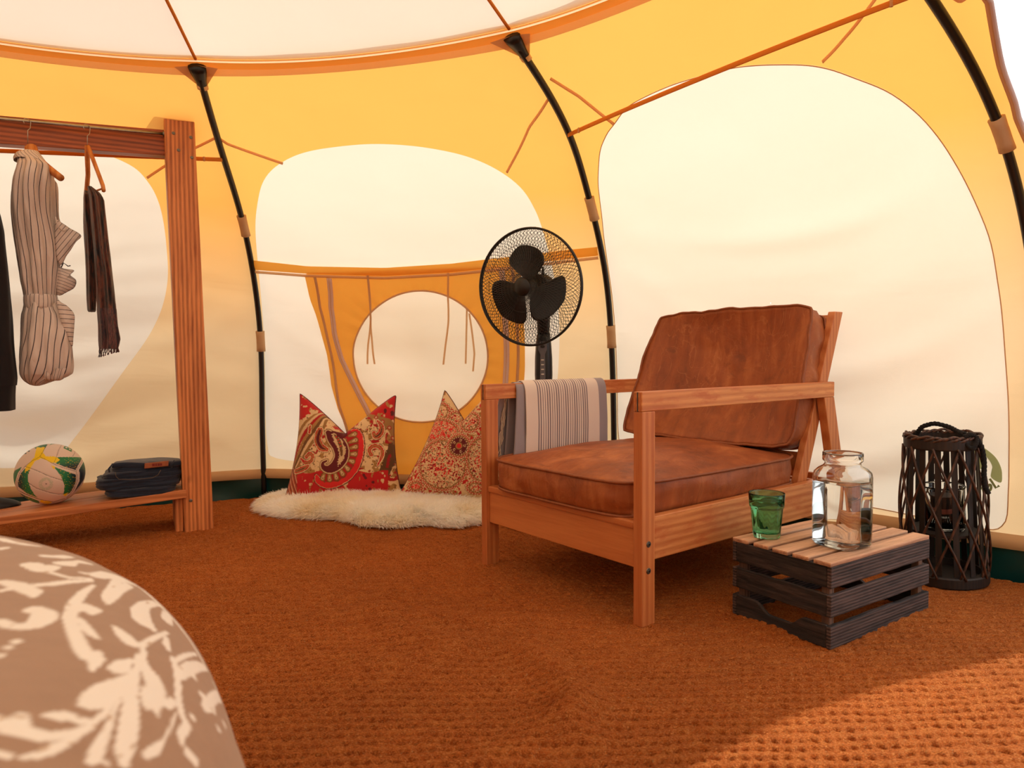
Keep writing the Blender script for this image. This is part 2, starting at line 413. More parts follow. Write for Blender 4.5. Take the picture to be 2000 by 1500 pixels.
# green tub wall of the ground sheet and tan hem of the wall cloth
def ring_band(name, s_lo, s_hi, z_lo, z_hi, off, m, ks=range(11), wav=0.0, th=.003):
    b = MB()
    for k in ks:
        u = np.linspace(0, 1, 40); A = wall_pt(k, u, u * 0 + .02, off)
        wv = wav * vnoise(u * 7 + k * 5, u * 0, 4, 3)
        a = (PANG[k] + (PANG[(k+1) % 11] if k < 10 else PANG[0] - 2 * math.pi)) / 2
        N = np.array([math.cos(a), math.sin(a), 0])
        rows = []
        for j, zz in enumerate(np.linspace(z_lo, z_hi, 6)):
            P = A.copy(); P += N * (wv * math.sin(math.pi * j / 5))[:, None]; P[:, 2] = zz + (wav * .6 * vnoise(u * 5 + k, u * 0 + j * .3, 8, 2) if 0 < j else 0); rows.append(P)
        b.grid(np.array(rows))
    return tag(b.build(name, m, smooth=True), kind='structure')
ring_band('baseboard_groundsheet', 0, 0, -.030, .112, -.006, M['tub'], wav=.02)
for k, nm in ((0, 'left'), (1, 'back'), (2, 'right')):
    b = MB(); u = np.linspace(0, 1, 50)
    A = wall_pt(k, u, u * 0 + .03, -.016); B = wall_pt(k, u, u * 0 + .06, -.016); A[:, 2] = .085 + .006 * np.sin(u * 9 + k) + .012 * (1 - 4 * u * (1 - u)) * (u > .5) * (k == 2); B[:, 2] = A[:, 2] + .050
    mid = (A + B) / 2; mid[:, :2] += (TC - mid[:, :2]) * .004
    b.grid(np.array([A, mid, B])); tag(b.build('trim_' + str(k + 1), M['seam_tan'], smooth=True), kind='structure')

# ------------------------------------------------------------------ cloth panels of the round wall
WIN = {
 0: [(.26, .64), (.33, .715), (.4148, .7579), (.5242, .7642), (.6358, .762), (.7217, .737), (.7581, .6999), (.7739, .6448), (.77, .5583), (.7552, .4714), (.7104, .3831), (.6145, .2746), (.5117, .1581), (.4496, .107), (.3333, .0972), (.23, .13), (.17, .3), (.18, .5)],  # left window: lower right diagonal is a shadow edge, shaped into the cloth outline
 1: [(.012, .4779), (.0311, .6026), (.0693, .6779), (.1141, .7253), (.1734, .7562), (.2493, .7759), (.3469, .7853), (.4528, .7863), (.5647, .7753), (.6558, .756), (.7294, .7311), (.7863, .6989), (.8275, .66), (.847, .6165), (.8543, .5746), (.8597, .5022), (.8623, .4177), (.858, .3324), (.8446, .2252), (.8225, .1377), (.6689, .0966), (.4374, .0811), (.2109, .0771), (.0389, .0859), (.012, .1153), (.008, .2104), (.008, .3161)],
 2: [(.1248, .7535), (.1645, .7714), (.2232, .7944), (.2908, .8057), (.3872, .8129), (.4777, .8129), (.5463, .8115), (.6171, .8016), (.7029, .7822), (.7518, .7635), (.7935, .7375), (.8403, .7044), (.8724, .6655), (.8937, .6239), (.9097, .5773), (.9233, .5283), (.935, .4765), (.9387, .4172), (.9415, .3588), (.944, .2957), (.9493, .2021), (.9487, .1215), (.9407, .0725), (.8888, .0624), (.6939, .0723), (.4583, .0749), (.1677, .0729), (.0405, .0835), (.012, .1506), (.010, .268), (.010, .4051), (.0095, .5243), (.0246, .6014), (.0464, .6679), (.0833, .7231)],
 3: [(.105, .80), (.0925, .7799), (.0695, .7427), (.049, .6971), (.0425, .6481), (.0387, .6138), (.06, .5), (.115, .3), (.125, .07), (.5, .06), (.93, .07), (.95, .3), (.94, .6), (.88, .74), (.74, .83), (.5, .87), (.25, .855)],
}
GEN = [(.5 + .42 * math.copysign(abs(math.cos(t)) ** .55, math.cos(t)), .44 + .36 * math.copysign(abs(math.sin(t)) ** .6, math.sin(t))) for t in np.linspace(0, 2 * math.pi, 41)[:-1]]

def smooth_loop(pts, n):
    p = np.array(pts, float); d = np.linalg.norm(np.roll(p, -1, 0) - p, axis=1); t = np.concatenate([[0], np.cumsum(d)])
    out = []
    for q in np.linspace(0, t[-1], n, endpoint=False):
        i = int(np.searchsorted(t, q, side='right') - 1) % len(p); a = (q - t[i]) / d[i]
        p0, p1, p2, p3 = p[i - 1], p[i], p[(i + 1) % len(p)], p[(i + 2) % len(p)]
        out.append(.5 * ((2 * p1) + (-p0 + p2) * a + (2 * p0 - 5 * p1 + 4 * p2 - p3) * a * a + (-p0 + 3 * p1 - 3 * p2 + p3) * a**3))
    return np.array(out)

def drape(k, U, S, off=0.0):
    """panel surface with the soft folds of slack cotton"""
    P = wall_pt(k, U, S, off); a = (PANG[k] + (PANG[(k+1) % 11] if k < 10 else PANG[0] - 2 * math.pi)) / 2
    m = np.clip(4 * U * (1 - U), 0, 1) ** .6 * np.clip((S - .03) / .1, 0, 1) * np.clip((1 - S) / .1, 0, 1)
    sag = (U - .5) ** 2 * 1.6
    low = np.clip((.62 - S) / .35, 0, 1)
    d = .016 * vnoise(U * 2.2 + k * 7, (S - sag * .35) * 13, 40 + k, 2) * (.35 + low)
    hi_ = np.clip((S - .62) / .15, 0, 1); d = d + hi_ * (.014 * vnoise(U * 1.6 + k * 3, (S + sag * .3) * 15, 81 + k, 2) + .006 * vnoise(U * 6 + S * 5, S * 9 - U * 5, 91 + k, 2))
    if k == 1: d = d + .012 * vnoise(U * 5 - S * 4, S * 5 + U * 3, 51, 2) * low
    if k == 0: d = d + .014 * vnoise(U * 1.5, (S + .04 * np.sin(U * 6)) * 17, 53, 2)
    if k == 2: d = d + .024 * np.exp(-((S - .515 - .30 * (U - .50) ** 2) / .024) ** 2) * np.exp(-((U - .5) / .28) ** 2) + .02 * np.exp(-((S - .12 - .25 * U) / .06) ** 2) * np.exp(-((U - .35) / .3) ** 2)
    # tension folds running out of the upper corners
    hi = np.clip((S - .7) / .25, 0, 1)
    ang = np.arctan2((1.0 - S) * 1.6, np.minimum(U, 1 - U) + .02)
    d = d + .006 * np.sin(ang * 17 + k) * hi * m
    P[..., 0] += math.cos(a) * d * m; P[..., 1] += math.sin(a) * d * m
    return P

NAMES = {0: 'wall_left', 1: 'wall_back', 2: 'wall_right', 3: 'wall_entrance'}
S0 = .045
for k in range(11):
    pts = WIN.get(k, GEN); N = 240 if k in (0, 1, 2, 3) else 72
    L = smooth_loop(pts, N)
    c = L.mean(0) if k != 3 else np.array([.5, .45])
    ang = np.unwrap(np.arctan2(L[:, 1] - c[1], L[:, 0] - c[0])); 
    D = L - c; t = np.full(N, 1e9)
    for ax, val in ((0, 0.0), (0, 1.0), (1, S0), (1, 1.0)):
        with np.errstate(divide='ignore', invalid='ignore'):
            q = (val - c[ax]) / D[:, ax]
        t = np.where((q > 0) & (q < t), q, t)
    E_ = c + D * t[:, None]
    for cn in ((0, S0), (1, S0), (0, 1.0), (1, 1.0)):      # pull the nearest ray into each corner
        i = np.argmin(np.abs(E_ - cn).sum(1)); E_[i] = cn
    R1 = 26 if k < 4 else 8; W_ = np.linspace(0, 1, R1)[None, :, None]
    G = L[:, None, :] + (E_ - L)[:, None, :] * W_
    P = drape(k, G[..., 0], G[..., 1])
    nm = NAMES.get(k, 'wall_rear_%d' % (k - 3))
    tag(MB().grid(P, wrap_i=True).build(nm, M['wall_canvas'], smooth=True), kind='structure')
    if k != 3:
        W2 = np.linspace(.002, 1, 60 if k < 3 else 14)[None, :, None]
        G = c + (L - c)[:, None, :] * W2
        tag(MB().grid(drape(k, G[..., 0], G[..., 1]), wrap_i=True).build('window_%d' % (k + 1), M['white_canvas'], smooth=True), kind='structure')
        if k == 2:                                           # stitched edge of the window cloth
            Q = drape(k, L[:, 0], L[:, 1], -.003); tag(MB().tube(Q, .0018, 6, closed=True).build('trim_window_%d' % (k + 1), M['tan_canvas'], smooth=True), kind='structure')
    else:
        for j, (off, rr, mm) in enumerate(((-.004, .007, 'lav_zip'), (-.002, .010, 'tan_canvas'))):
            Q = drape(k, c[0] + (L[:, 0] - c[0]) * (1.0 + .008 * j), c[1] + (L[:, 1] - c[1]) * (1.0 + .006 * j), off)
            tag(MB().tube(Q, rr, 6, closed=True).build('door_%d' % (j + 1) if j else 'trim_door', M[mm], smooth=True), kind='structure')

# roof: onion profile rising slowly from the shoulder, then steeply to the tip
RP = [(1.0, 0.0), (.86, .075), (.7, .145), (.52, .25), (.34, .42), (.18, .68), (.07, .95), (.012, 1.12)]
rp_t = np.array([p[0] for p in RP][::-1]); rp_z = np.array([p[1] for p in RP][::-1])
b = MB(); segs = 26
for k in range(11):
    u = np.linspace(0, 1, segs); top = wall_pt(k, u, u * 0 + 1.0)
    ws = np.linspace(1, .012, 36)
    rows = []
    for q in ws:
        P = top.copy(); P[:, 0] = TC[0] + (P[:, 0] - TC[0]) * q; P[:, 1] = TC[1] + (P[:, 1] - TC[1]) * q
        P[:, 2] = 1.81 + np.interp(q, rp_t, rp_z) - .05 * 4 * u * (1 - u) * q - (1.81 - top[:, 2]) * 0 + .01 * vnoise(u * 4 + k * 3, u * 0 + q * 9, 60, 2) * min(1, (1 - q) * 6) * 4 * u * (1 - u)
        if q == 1: P[:, 2] = top[:, 2] + .012
        rows.append(P)
    b.grid(np.array(rows))
tag(b.build('ceiling', M['roof_canvas'], smooth=True), kind='structure')
for k in range(11):
    pts = []
    A = pole_pt(k, 1.0, .024)
    for q in np.linspace(.99, .03, 20):
        pts.append((TC[0] + (A[0] - TC[0]) * q, TC[1] + (A[1] - TC[1]) * q, 1.81 + float(np.interp(q, rp_t, rp_z)) - .006))
    tag(MB().tube(pts, .0055, 6).build('trim_roof_seam_%d' % (k + 1), M['seam_orange'], smooth=True), kind='structure')
for k in range(11):
    u = np.linspace(0, 1, 40)
    Q = wall_pt(k, u, u * 0 + .995, -.006); Q[:, 2] += .006 * vnoise(u * 6 + k, u * 0, 71, 2)
    bb = MB(); lo = wall_pt(k, u, u * 0 + .974, -.008); hi = wall_pt(k, u, u * 0 + 1.0, -.004); hi[:, 2] += .014
    bb.grid(np.array([lo, (lo + hi) / 2 + (0, 0, .002), hi]))
    tag(bb.build('trim_shoulder_%d' % (k + 1), M['hem_canvas'], smooth=True), kind='structure')
    # outer yellow lip standing above the shoulder seam
    hi2 = wall_pt(k, u, u * 0 + 1.0, .01); lp = hi2.copy(); lp[:, 2] += .012 + .022 * np.clip(4 * u * (1 - u), 0, 1) + .004 * np.sin(u * 22); lp[:, :2] += (TC - lp[:, :2]) * .012
    tag(MB().grid(np.array([hi2, lp])).build('trim_lip_%d' % (k + 1), M['yellow_canvas'], smooth=True), kind='structure')

# centre pole of the tent, behind the viewer's left
o = MB().lathe([(.02, 0), (.02, 2.86), (.012, 2.9)], 16, (TC[0], TC[1], 0)).build('trim_centre_pole', M['metal'], smooth=False); tag(o, kind='structure')

# faint stitched seams on the yellow cloth, roll-up flap with its round window
def seam(k, pts, r, m, name, off=-.004, n=24, parent=None, flat=None):
    p = np.array(pts, float); t = np.linspace(0, len(p) - 1, n); U = np.interp(t, range(len(p)), p[:, 0]); S = np.interp(t, range(len(p)), p[:, 1])
    aa = (PANG[k] + PANG[k+1]) / 2
    o = MB().tube(drape(k, U, S, off), r, 8, flat=flat, up=(math.cos(aa), math.sin(aa), 0) if flat else None).build(name, m, parent, smooth=True)
    return o
for i, (k, pts) in enumerate([(2, [(.03, .90), (.095, .849), (.166, .773)]), (2, [(.75, .777), (.83, .81), (.93, .855)]), (1, [(.0, .83), (.024, .814), (.18, .756)]), (1, [(.80, .70), (.9, .80), (.985, .86)]), (0, [(.76, .71), (.88, .78), (.99, .83)]), (3, [(.01, .84), (.04, .80), (.09, .80)])]):
    tag(seam(k, pts, .0055, M['hem_canvas'], 'trim_seam_%d' % (i + 1), flat=.3), kind='structure')

def strip(k, top, bot, m, name, off, parent=None, n=80, wav=0):
    p = np.array(top, float); q = np.array(bot, float)
    t = np.linspace(0, 1, n)
    f = lambda a: (np.interp(t * (len(a) - 1), range(len(a)), a[:, 0]), np.interp(t * (len(a) - 1), range(len(a)), a[:, 1]))
    tu, ts = f(p); bu, bs = f(q); rows = []
    for w_ in np.linspace(0, 1, 5): rows.append(drape(k, tu + (bu - tu) * w_, ts + (bs - ts) * w_, off - .004 * math.sin(math.pi * w_) + wav * vnoise(t * 9, t * 0 + w_, 5, 2)))
    return MB().grid(np.array(rows)).build(name, m, parent, smooth=True)
bt = [(.0022, .5395), (.1731, .521), (.4015, .5118), (.5919, .5157), (.6739, .5211), (.8423, .5316), (.9205, .537), (.9907, .5405)]
bl = [(.0017, .5179), (.1687, .5045), (.3969, .4946), (.5874, .4977), (.6693, .5023), (.8377, .5131), (.916, .5185), (.989, .5231)]
band = thing('roll_up_window_flap', 'amber canvas flap with round window, zips and ties hanging on the back wall', 'tent flap', tuple(wall_pt(1, .5, .12)))
def child(o, root):
    o.parent = root; o.matrix_parent_inverse = Matrix.Translation(root.location).inverted(); return o
child(strip(1, bt, bl, M['yellow_canvas'], 'top_band', -.016), band)
child(strip(1, [(a, b - .001) for a, b in bl], [(a, b - .007) for a, b in bl], M['seam_tan'], 'band_binding', -.020), band)
FL = [(.158, .507), (.162, .45), (.175, .4118), (.200, .3227), (.2133, .2541), (.2325, .2), (.270, .1309), (.3373, .0569), (.5535, .049), (.7039, .0915), (.7548, .203), (.765, .2824), (.7687, .3547), (.769, .4192), (.7775, .507)]
HO = [(.6656, .3177), (.6614, .354), (.6457, .388), (.6192, .4176), (.5833, .4405), (.5403, .4554), (.4921, .4611), (.4415, .4573), (.3921, .444), (.3483, .4219), (.3133, .3925), (.2902, .3577), (.2811, .32), (.2866, .2821), (.3057, .2467), (.3366, .2164), (.3769, .1931), (.4236, .1788), (.4734, .1742), (.523, .1796), (.5689, .1944), (.6081, .2175), (.6383, .2471), (.6578, .2812)]
Lh = smooth_loop(HO, 160); ch = Lh.mean(0)
fp = np.array(FL); ring = []
for q in Lh:
    d = q - ch; best = 9
    for i in range(len(fp)):
        a, c2 = fp[i], fp[(i + 1) % len(fp)]; e = c2 - a; den = d[0] * e[1] - d[1] * e[0]
        if abs(den) < 1e-9: continue
        t1 = ((a[0] - ch[0]) * e[1] - (a[1] - ch[1]) * e[0]) / den; t2 = ((a[0] - ch[0]) * d[1] - (a[1] - ch[1]) * d[0]) / den
        if t1 > 0 and -1e-6 <= t2 <= 1 + 1e-6: best = min(best, t1)
    ring.append(ch + d * best)
ring = np.array(ring)
WW = np.linspace(0, 1, 22)[None, :, None]; G = Lh[:, None] + (ring - Lh)[:, None] * WW
th = np.linspace(0, 2 * math.pi, 160, endpoint=False)
pk = .007 * np.sin(th * 31 + 2 * np.sin(th * 5))[:, None] * np.exp(-WW[..., 0] * 4) + .004 * vnoise(G[..., 0] * 14, G[..., 1] * 22, 77, 3)
child(MB().grid(drape(1, G[..., 0], G[..., 1], -.012 + pk), wrap_i=True).build('flap_cloth', M['yellow_canvas'], smooth=True), band)
W2 = np.linspace(.003, 1, 40)[None, :, None]; G = ch + (Lh - ch)[:, None] * W2
rr_ = G[..., 0] * 9 + G[..., 1] * 16
child(MB().grid(drape(1, G[..., 0], G[..., 1], -.010 + .004 * vnoise(rr_, G[..., 1] * 5 - G[..., 0] * 4, 78, 3)), wrap_i=True).build('window_mesh', M['mesh_canvas'], smooth=True), band)
child(MB().tube(drape(1, Lh[:, 0], Lh[:, 1], -.016), .0045, 6, closed=True).build('hole_binding', M['tan_canvas'], smooth=True), band)
for nm, pts, wd, mm, off in (('zip', [(.2317, .4936), (.2238, .4281), (.2279, .3715), (.2443, .3146), (.2763, .2632), (.3133, .2062), (.36, .13)], .014, 'lav_zip', -.018),
                        ('zip', [(.727, .4988), (.7194, .3984), (.7185, .3335), (.7111, .2466), (.6916, .1805), (.66, .12)], .014, 'lav_zip', -.018),
                        ('edge_tape', [(.190, .4963), (.1907, .4285), (.2062, .3603), (.2211, .2918), (.2359, .2116), (.26, .15)], .007, 'seam_tan', -.018),
                        ('edge_tape', [(.756, .50), (.752, .42), (.750, .33), (.744, .25), (.73, .19)], .007, 'seam_tan', -.018)):
    o = seam(1, pts, wd, M[mm], nm, off, 50, flat=.35); child(o, band)
    if nm == 'zip':
        t = seam(1, pts, .0022, M['metal'] if 0 else M['tan_canvas'], 'zip_teeth', off - .004, 50); t.parent = o
for pts, z in (([(.3459, .4990), (.3395, .4486), (.3379, .4039), (.3267, .3479), (.3213, .3028)], 0), ([(.347, .4990), (.3405, .44), (.3355, .3815), (.3405, .3253), (.3425, .3027)], 0), ([(.5789, .4990), (.5659, .4445), (.5612, .3952), (.5499, .3459), (.5417, .3007)], 0), ([(.6131, .4217), (.6061, .3673), (.6008, .3016)], 1), ([(.6184, .41), (.6261, .3233), (.6202, .285)], 1)):
    P = None
    b = MB(); p = np.array(pts); t = np.linspace(0, len(p) - 1, 30); U = np.interp(t, range(len(p)), p[:, 0]); S = np.interp(t, range(len(p)), p[:, 1])
    Q = drape(1, U, S, -.03 if not z else -.0145); Q2 = Q + np.array([.009, 0, 0])
    child(b.grid(np.array([Q, Q2])).build('tie', M['seam_tan'] if not z else M['tan_canvas'], smooth=True), band)

# webbing straps between the poles
def strap(k, u0, u1, s0, s1, label):
    A = wall_pt(k, u0, s0, -.036); B = wall_pt(k, u1, s1, -.036); n = 20; t = np.linspace(0, 1, n)[:, None]
    P = A + (B - A) * t; m4 = (4 * t * (1 - t))[:, 0]; P[:, 2] -= .012 * m4; aa = (PANG[k] + PANG[k+1]) / 2; P[:, 0] -= math.cos(aa) * .045 * m4; P[:, 1] -= math.sin(aa) * .045 * m4
    o = thing('webbing_strap', label, 'strap', tuple(A))
    c_ = MB().tube(P - A, .0085, 8, flat=.25, up=(math.cos(aa), math.sin(aa), 0)).build('strap_band', M['seam_orange'], o, smooth=True)
    for q, w_ in ((P[1] - A, 0), (P[-2] - A, 0)): MB().box(q[0] - .004, q[0] + .004, q[1] - .004, q[1] + .004, q[2] - .0095, q[2] + .0095).build('strap_end', M['seam_tan'], o, bevel=.001)
strap(0, .02, .998, .735, .79, 'thin orange webbing strap running behind the clothes rack to the left pole')
strap(2, .002, .998, .79, .846, 'orange webbing strap slung across the large right window panel')

# the three poles in view
for k, lab in ((1, 'black curved tent pole beside the clothes rack post'), (2, 'black curved tent pole behind the fan and the armchair'), (3, 'black curved tent pole at the right edge of the picture')):
    base = pole_pt(k, 0.0); o = thing('tent_pole', lab, 'tent pole', tuple(base))
    s = np.linspace(.0, .985, 60); P = pole_pt(k, s, .004) - base
    MB().tube(P, .0135, 12).build('pole_rod', M['black_pole'], o, smooth=True)
    Pf = pole_pt(k, np.linspace(.95, .998, 6), .004) - base
    MB().tube(Pf, [.016, .018, .021, .026, .031, .033], 10, flat=.55).build('pole_cap', M['black_pole'], o, smooth=True)
    Ps = pole_pt(k, np.linspace(.952, .960, 3), .004) - base
    MB().tube(Ps, .021, 10, flat=.6).build('cap_strap', M['strap_cream'], o, smooth=True)
    for s0 in (.62, .357, ):
        ss = np.linspace(s0 - .024, s0 + .022, 5); Q = pole_pt(k, ss, .006) - base
        a = PANG[k]; 
        MB().tube(Q, [.0195, .0185, .0185, .0185, .0195], 12, up=(-math.sin(a), math.cos(a), 0), flat=1.15).build('pole_sleeve', M['tan_canvas'], o, smooth=True)
    # reinforcing patch of the pocket
    b = MB(); c0 = wall_pt(k, 0.0, .985, -.012)
    for kk, u in ((k - 1, .93), (k, .07)):
        p0 = wall_pt(k, 0.0, .998, -.012); p1 = wall_pt(kk % 11, u if kk == k else u, .992, -.010); p2 = wall_pt(k, 0.0, .945, -.012)
        b.add([p0 - base, p1 - base, p2 - base], [(0, 1, 2)])
    b.build('pocket_patch', M['seam_tan'], o)

# ------------------------------------------------------------------ armchair
def cushion(parent, name, P8, puff=.03, side=.012, n=22, wr=.004, seed=1, rc=.10, top_only=False, m='leather', pipe=True, dent=None):
    """box cushion: P8 = corners (x-,y-,z-),(x+,y-,z-),(x+,y+,z-),(x-,y+,z-), then the same four at z+; z is the thin direction"""
    P8 = np.array(P8, float)
    def fm(q):
        q = np.array(q, float).reshape(-1, 3); x, y, z = q[:, 0].copy(), q[:, 1].copy(), q[:, 2].copy()
        # round the corners seen from above
        k = 1 - rc * (np.abs(x) ** 6) * (np.abs(y) ** 6); X = x * k; Y = y * k
        bx_ = (1 - y**2) * (1 - z**2) * side; by_ = (1 - x**2) * (1 - z**2) * side
        a = (X + 1) / 2; b = (Y + 1) / 2; c = (z + 1) / 2
        w_ = [(1-a)*(1-b)*(1-c), a*(1-b)*(1-c), a*b*(1-c), (1-a)*b*(1-c), (1-a)*(1-b)*c, a*(1-b)*c, a*b*c, (1-a)*b*c]
        P = sum(wi[:, None] * p for wi, p in zip(w_, P8))
        ex = P8[1] - P8[0]; ex /= np.linalg.norm(ex); ey = P8[3] - P8[0]; ey /= np.linalg.norm(ey); ez = np.cross(ex, ey)
        P += ex * (np.sign(x) * np.abs(x) ** 3 * bx_ + np.sign(x) * 0)[:, None] + ey * (np.sign(y) * np.abs(y) ** 3 * by_)[:, None]
        dome = (1 - np.abs(x) ** 2.6) * (1 - np.abs(y) ** 2.6)
        zz = np.where(z > 0, puff * dome * z, (0 if top_only else puff * .5) * dome * z)
        P += ez * zz[:, None]
        P += ez * (wr * vnoise(x * 3.1 + seed, y * 2.6, seed, 3) * np.sign(z) * np.abs(z) ** 2 * (.35 + dome))[:, None]
        P += (ex * vnoise(y * 5, z * 1.5 + x, seed + 3, 2)[:, None] * (np.abs(x) ** 4 * wr)[:, None] + ey * vnoise(x * 5, z * 1.5 + y, seed + 4, 2)[:, None] * (np.abs(y) ** 4 * wr)[:, None])
        if dent is not None: P += ez * (dent(x, y) * (z > 0))[:, None]
        return P
    b = MB(); t = np.linspace(-1, 1, n + 1); U, V = np.meshgrid(t, t, indexing='ij'); one = np.ones_like(U); tz = np.linspace(-1, 1, 9); U2, V2 = np.meshgrid(t, tz, indexing='ij'); o2 = np.ones_like(U2)
    for q, flip in ((np.stack([U, V, one], -1), 0), (np.stack([U, V, -one], -1), 1), (np.stack([U2, -o2, V2], -1), 0), (np.stack([U2, o2, V2], -1), 1), (np.stack([-o2, U2, V2], -1), 1), (np.stack([o2, U2, V2], -1), 0)):
        P = fm(q).reshape(q.shape)
        b.grid(P[::-1] if flip else P)
    o = b.build(name, M[m], parent, smooth=True)
    bmx = bmesh.new(); bmx.from_mesh(o.data); bmesh.ops.remove_doubles(bmx, verts=bmx.verts, dist=1e-5); bmesh.ops.recalc_face_normals(bmx, faces=bmx.faces); bmx.to_mesh(o.data); bmx.free()
    o.data.polygons.foreach_set('use_smooth', [True] * len(o.data.polygons))
    if pipe:
        for zz in (1, -1):
            e = np.concatenate([np.stack([t, -np.ones_like(t)], 1)[:-1], np.stack([np.ones_like(t), t], 1)[:-1], np.stack([t[::-1], np.ones_like(t)], 1)[:-1], np.stack([-np.ones_like(t), t[::-1]], 1)[:-1]])
            Q = fm(np.concatenate([e, np.full((len(e), 1), zz)], 1)); c = Q.mean(0); d = Q - c; Q = c + d * (1 + .004 / np.linalg.norm(d, axis=1, keepdims=True))
            MB().tube(Q, .0042, 8, closed=True).build('piping', M['piping'], o, smooth=True)
    return o

CHX, CHY, CHR = .336, 1.800, .661
ch = thing('armchair', 'low beech armchair with worn tan leather seat and back cushions on the coir rug', 'armchair', (CHX, CHY, .006), (0, 0, CHR))
H = .614; W = .722
def slant(name, a0, a1, z0, z1, w_, b0, b1, m):
    """slanted post: front edge runs a0->a1 from z0 to z1, w_ deep"""
    return MB().prism([(a0, z0), (a0 + w_, z0), (a1 + w_, z1), (a1, z1)], 1, b0, b1).build(name, m, ch, bevel=.0025)
for b0, b1 in ((0, .030), (W - .030, W)):
    lg = bx('leg', M['beech_z'], ch, 0, .052, b0, b1, -.006, H - .052, .0025)
    bx('arm_rest', M['beech_x'], ch, 0.0525 if 0 else .0, .985, b0, b1, H - .0515, H, .0025)
    slant('leg', 1.075, .918, -.006, H - .052, .066, b0, b1, M['beech_z'])
    bx('side_rail', M['beech_x'], ch, .053, 1.05, b0 + .002, b1 - .002, .166, .282, .0025)
    if b0 == 0:
        for zz in (.212, .141):
            q = MB(); q.lathe([(.0001, .0035), (.004, .0035), (.0045, .002), (.0075, .0018), (.0085, 0)], 20); bo = q.build('bolt', M['dark_metal'], ch, smooth=False)
            bo.location = (.026, b0 - .0001, zz); bo.rotation_euler = (math.pi / 2, 0, 0)
            MB().lathe([(.0001, .0042), (.0028, .0042), (.0028, .0034)], 6).build('socket', M['black_pole'], bo)
    for i in range(3):
        bx('finger_joint', M['beech_y'] if i != 1 else M['crate_dark_z'], ch, -.0012, .012, b0 + .004 + i * .009, b0 + .0085 + i * .009, H - .052, H - .001, .0003)
bx('front_rail', M['beech_y'], ch, .012, .040, .031, W - .031, .144, .248, .0025)
bx('back_rail', M['beech_y'], ch, .92, .945, .031, W - .031, .166, .275, .0025)
bx('seat_frame', M['beech_y'], ch, .004, .915, .032, W - .032, .249, .270, .004)
for b0, b1 in ((.036, .062), (W - .062, W - .036)): slant('back_stile', .815, 1.052, .27, .860, .056, b0, b1, M['beech_z'])
for i, zz in enumerate((.34, .44, .54, .64, .74, .82)):
    a = .815 + (zz - .27) / .59 * .237 + .014
    q = MB(); q.prism([(a, zz - .03), (a + .018, zz - .03), (a + .018 + .024, zz + .03), (a + .024, zz + .03)], 1, .063, W - .063); q.build('back_slat', M['beech_y'], ch, bevel=.002)
bx('stretcher', M['beech_y'], ch, 1.03, 1.05, .031, W - .031, .17, .28, .002)
dn = lambda x, y: -.006 * np.exp(-((x - .1) / .5) ** 2 - (y / .6) ** 2)
def cdent(x, y):
    r = np.hypot(x + .0, (y - .1)); return -.010 * np.exp(-(r / .55) ** 2) + .0022 * np.sin(x * 9 + 3 * np.sin(y * 3 + x)) * np.exp(-(r / .9) ** 2)
cushion(ch, 'seat_cushion', [(-.004, .034, .272), (.86, .034, .280), (.86, .688, .280), (-.004, .688, .272), (-.010, .030, .366), (.86, .030, .366), (.86, .692, .366), (-.010, .692, .366)], puff=.052, side=.010, wr=.006, seed=4, dent=cdent, n=44)
# back cushion: x = across (right to left), y = up, z = towards the sitter
bc8 = [(.925, .055, .375), (.845, .690, .375), (1.035, .690, .855), (1.045, .060, .850), (.800, .052, .392), (.655, .690, .408), (.880, .690, .872), (.935, .052, .884)]
cushion(ch, 'back_cushion', bc8, puff=.066, side=.012, wr=.008, seed=9, n=44, rc=.05)

# towel over the far arm
def towel_sheet(parent, name, path, a0, a1, cols, n=110, skew=None, th=.0035, seed=1, wav=.003):
    p = np.array(path, float); d = np.concatenate([[0], np.cumsum(np.hypot(*np.diff(p, axis=0).T))]); t = np.linspace(0, d[-1], 60)
    B = np.interp(t, d, p[:, 0]); Z = np.interp(t, d, p[:, 1]); 
    k = np.ones(5) / 5; B[2:-2] = np.convolve(B, k, 'valid'); Z[2:-2] = np.convolve(Z, k, 'valid')
    w_ = np.linspace(0, 1, n); P = np.zeros((n, 60, 3)); tt = t / d[-1]
    sk = skew or (lambda w, s: 0 * w)
    for i, w1 in enumerate(w_):
        P[i, :, 0] = a0 + (a1 - a0) * w1 + sk(w1, tt); amp = wav * np.clip(np.abs(tt - .5) * 3 - .3, 0, 1)
        P[i, :, 1] = B + amp * vnoise(w1 * 4 + tt * 1.5, tt * 3, seed, 2); P[i, :, 2] = Z
    c = np.array([cols(w1) for w1 in w_])[:, None, :].repeat(60, 1)
    o = MB().grid(P).build(name, M['towel'], parent, smooth=True, col=c)
    s = o.modifiers.new('t', 'SOLIDIFY'); s.thickness = th; s.offset = 0
    return o
M['towel'] = dyed('towel_cotton', .95, .5, 500, .3)
M['fringe'] = cloth('fringe_cotton', (206, 190, 172))
tw = thing('striped_towel', 'folded grey and cream striped cotton towel draped over the far arm of the armchair', 'towel', (CHX, CHY, .006), (0, 0, CHR))
cream, grey, dark = lin((226, 212, 200)), lin((150, 142, 148)), lin((120, 108, 114))
def tcol(w1):
    if w1 < .118: return cream
    if w1 < .745:
        q = (w1 - .118) / (.627) * 23; return dark if (q % 1) > .58 else cream
    if w1 < .895: return cream
    return grey
towel_sheet(tw, 'top_layer', [(.676, .345), (.672, .48), (.676, .585), (.682, .612), (.692, .6235), (.707, .6245), (.722, .6235), (.732, .612), (.738, .585), (.742, .40), (.742, .30)], .160, .556, tcol, 230, lambda w1, s: .012 * w1 * np.clip(.5 - s, 0, 1), seed=2)
gs = lambda w1: grey
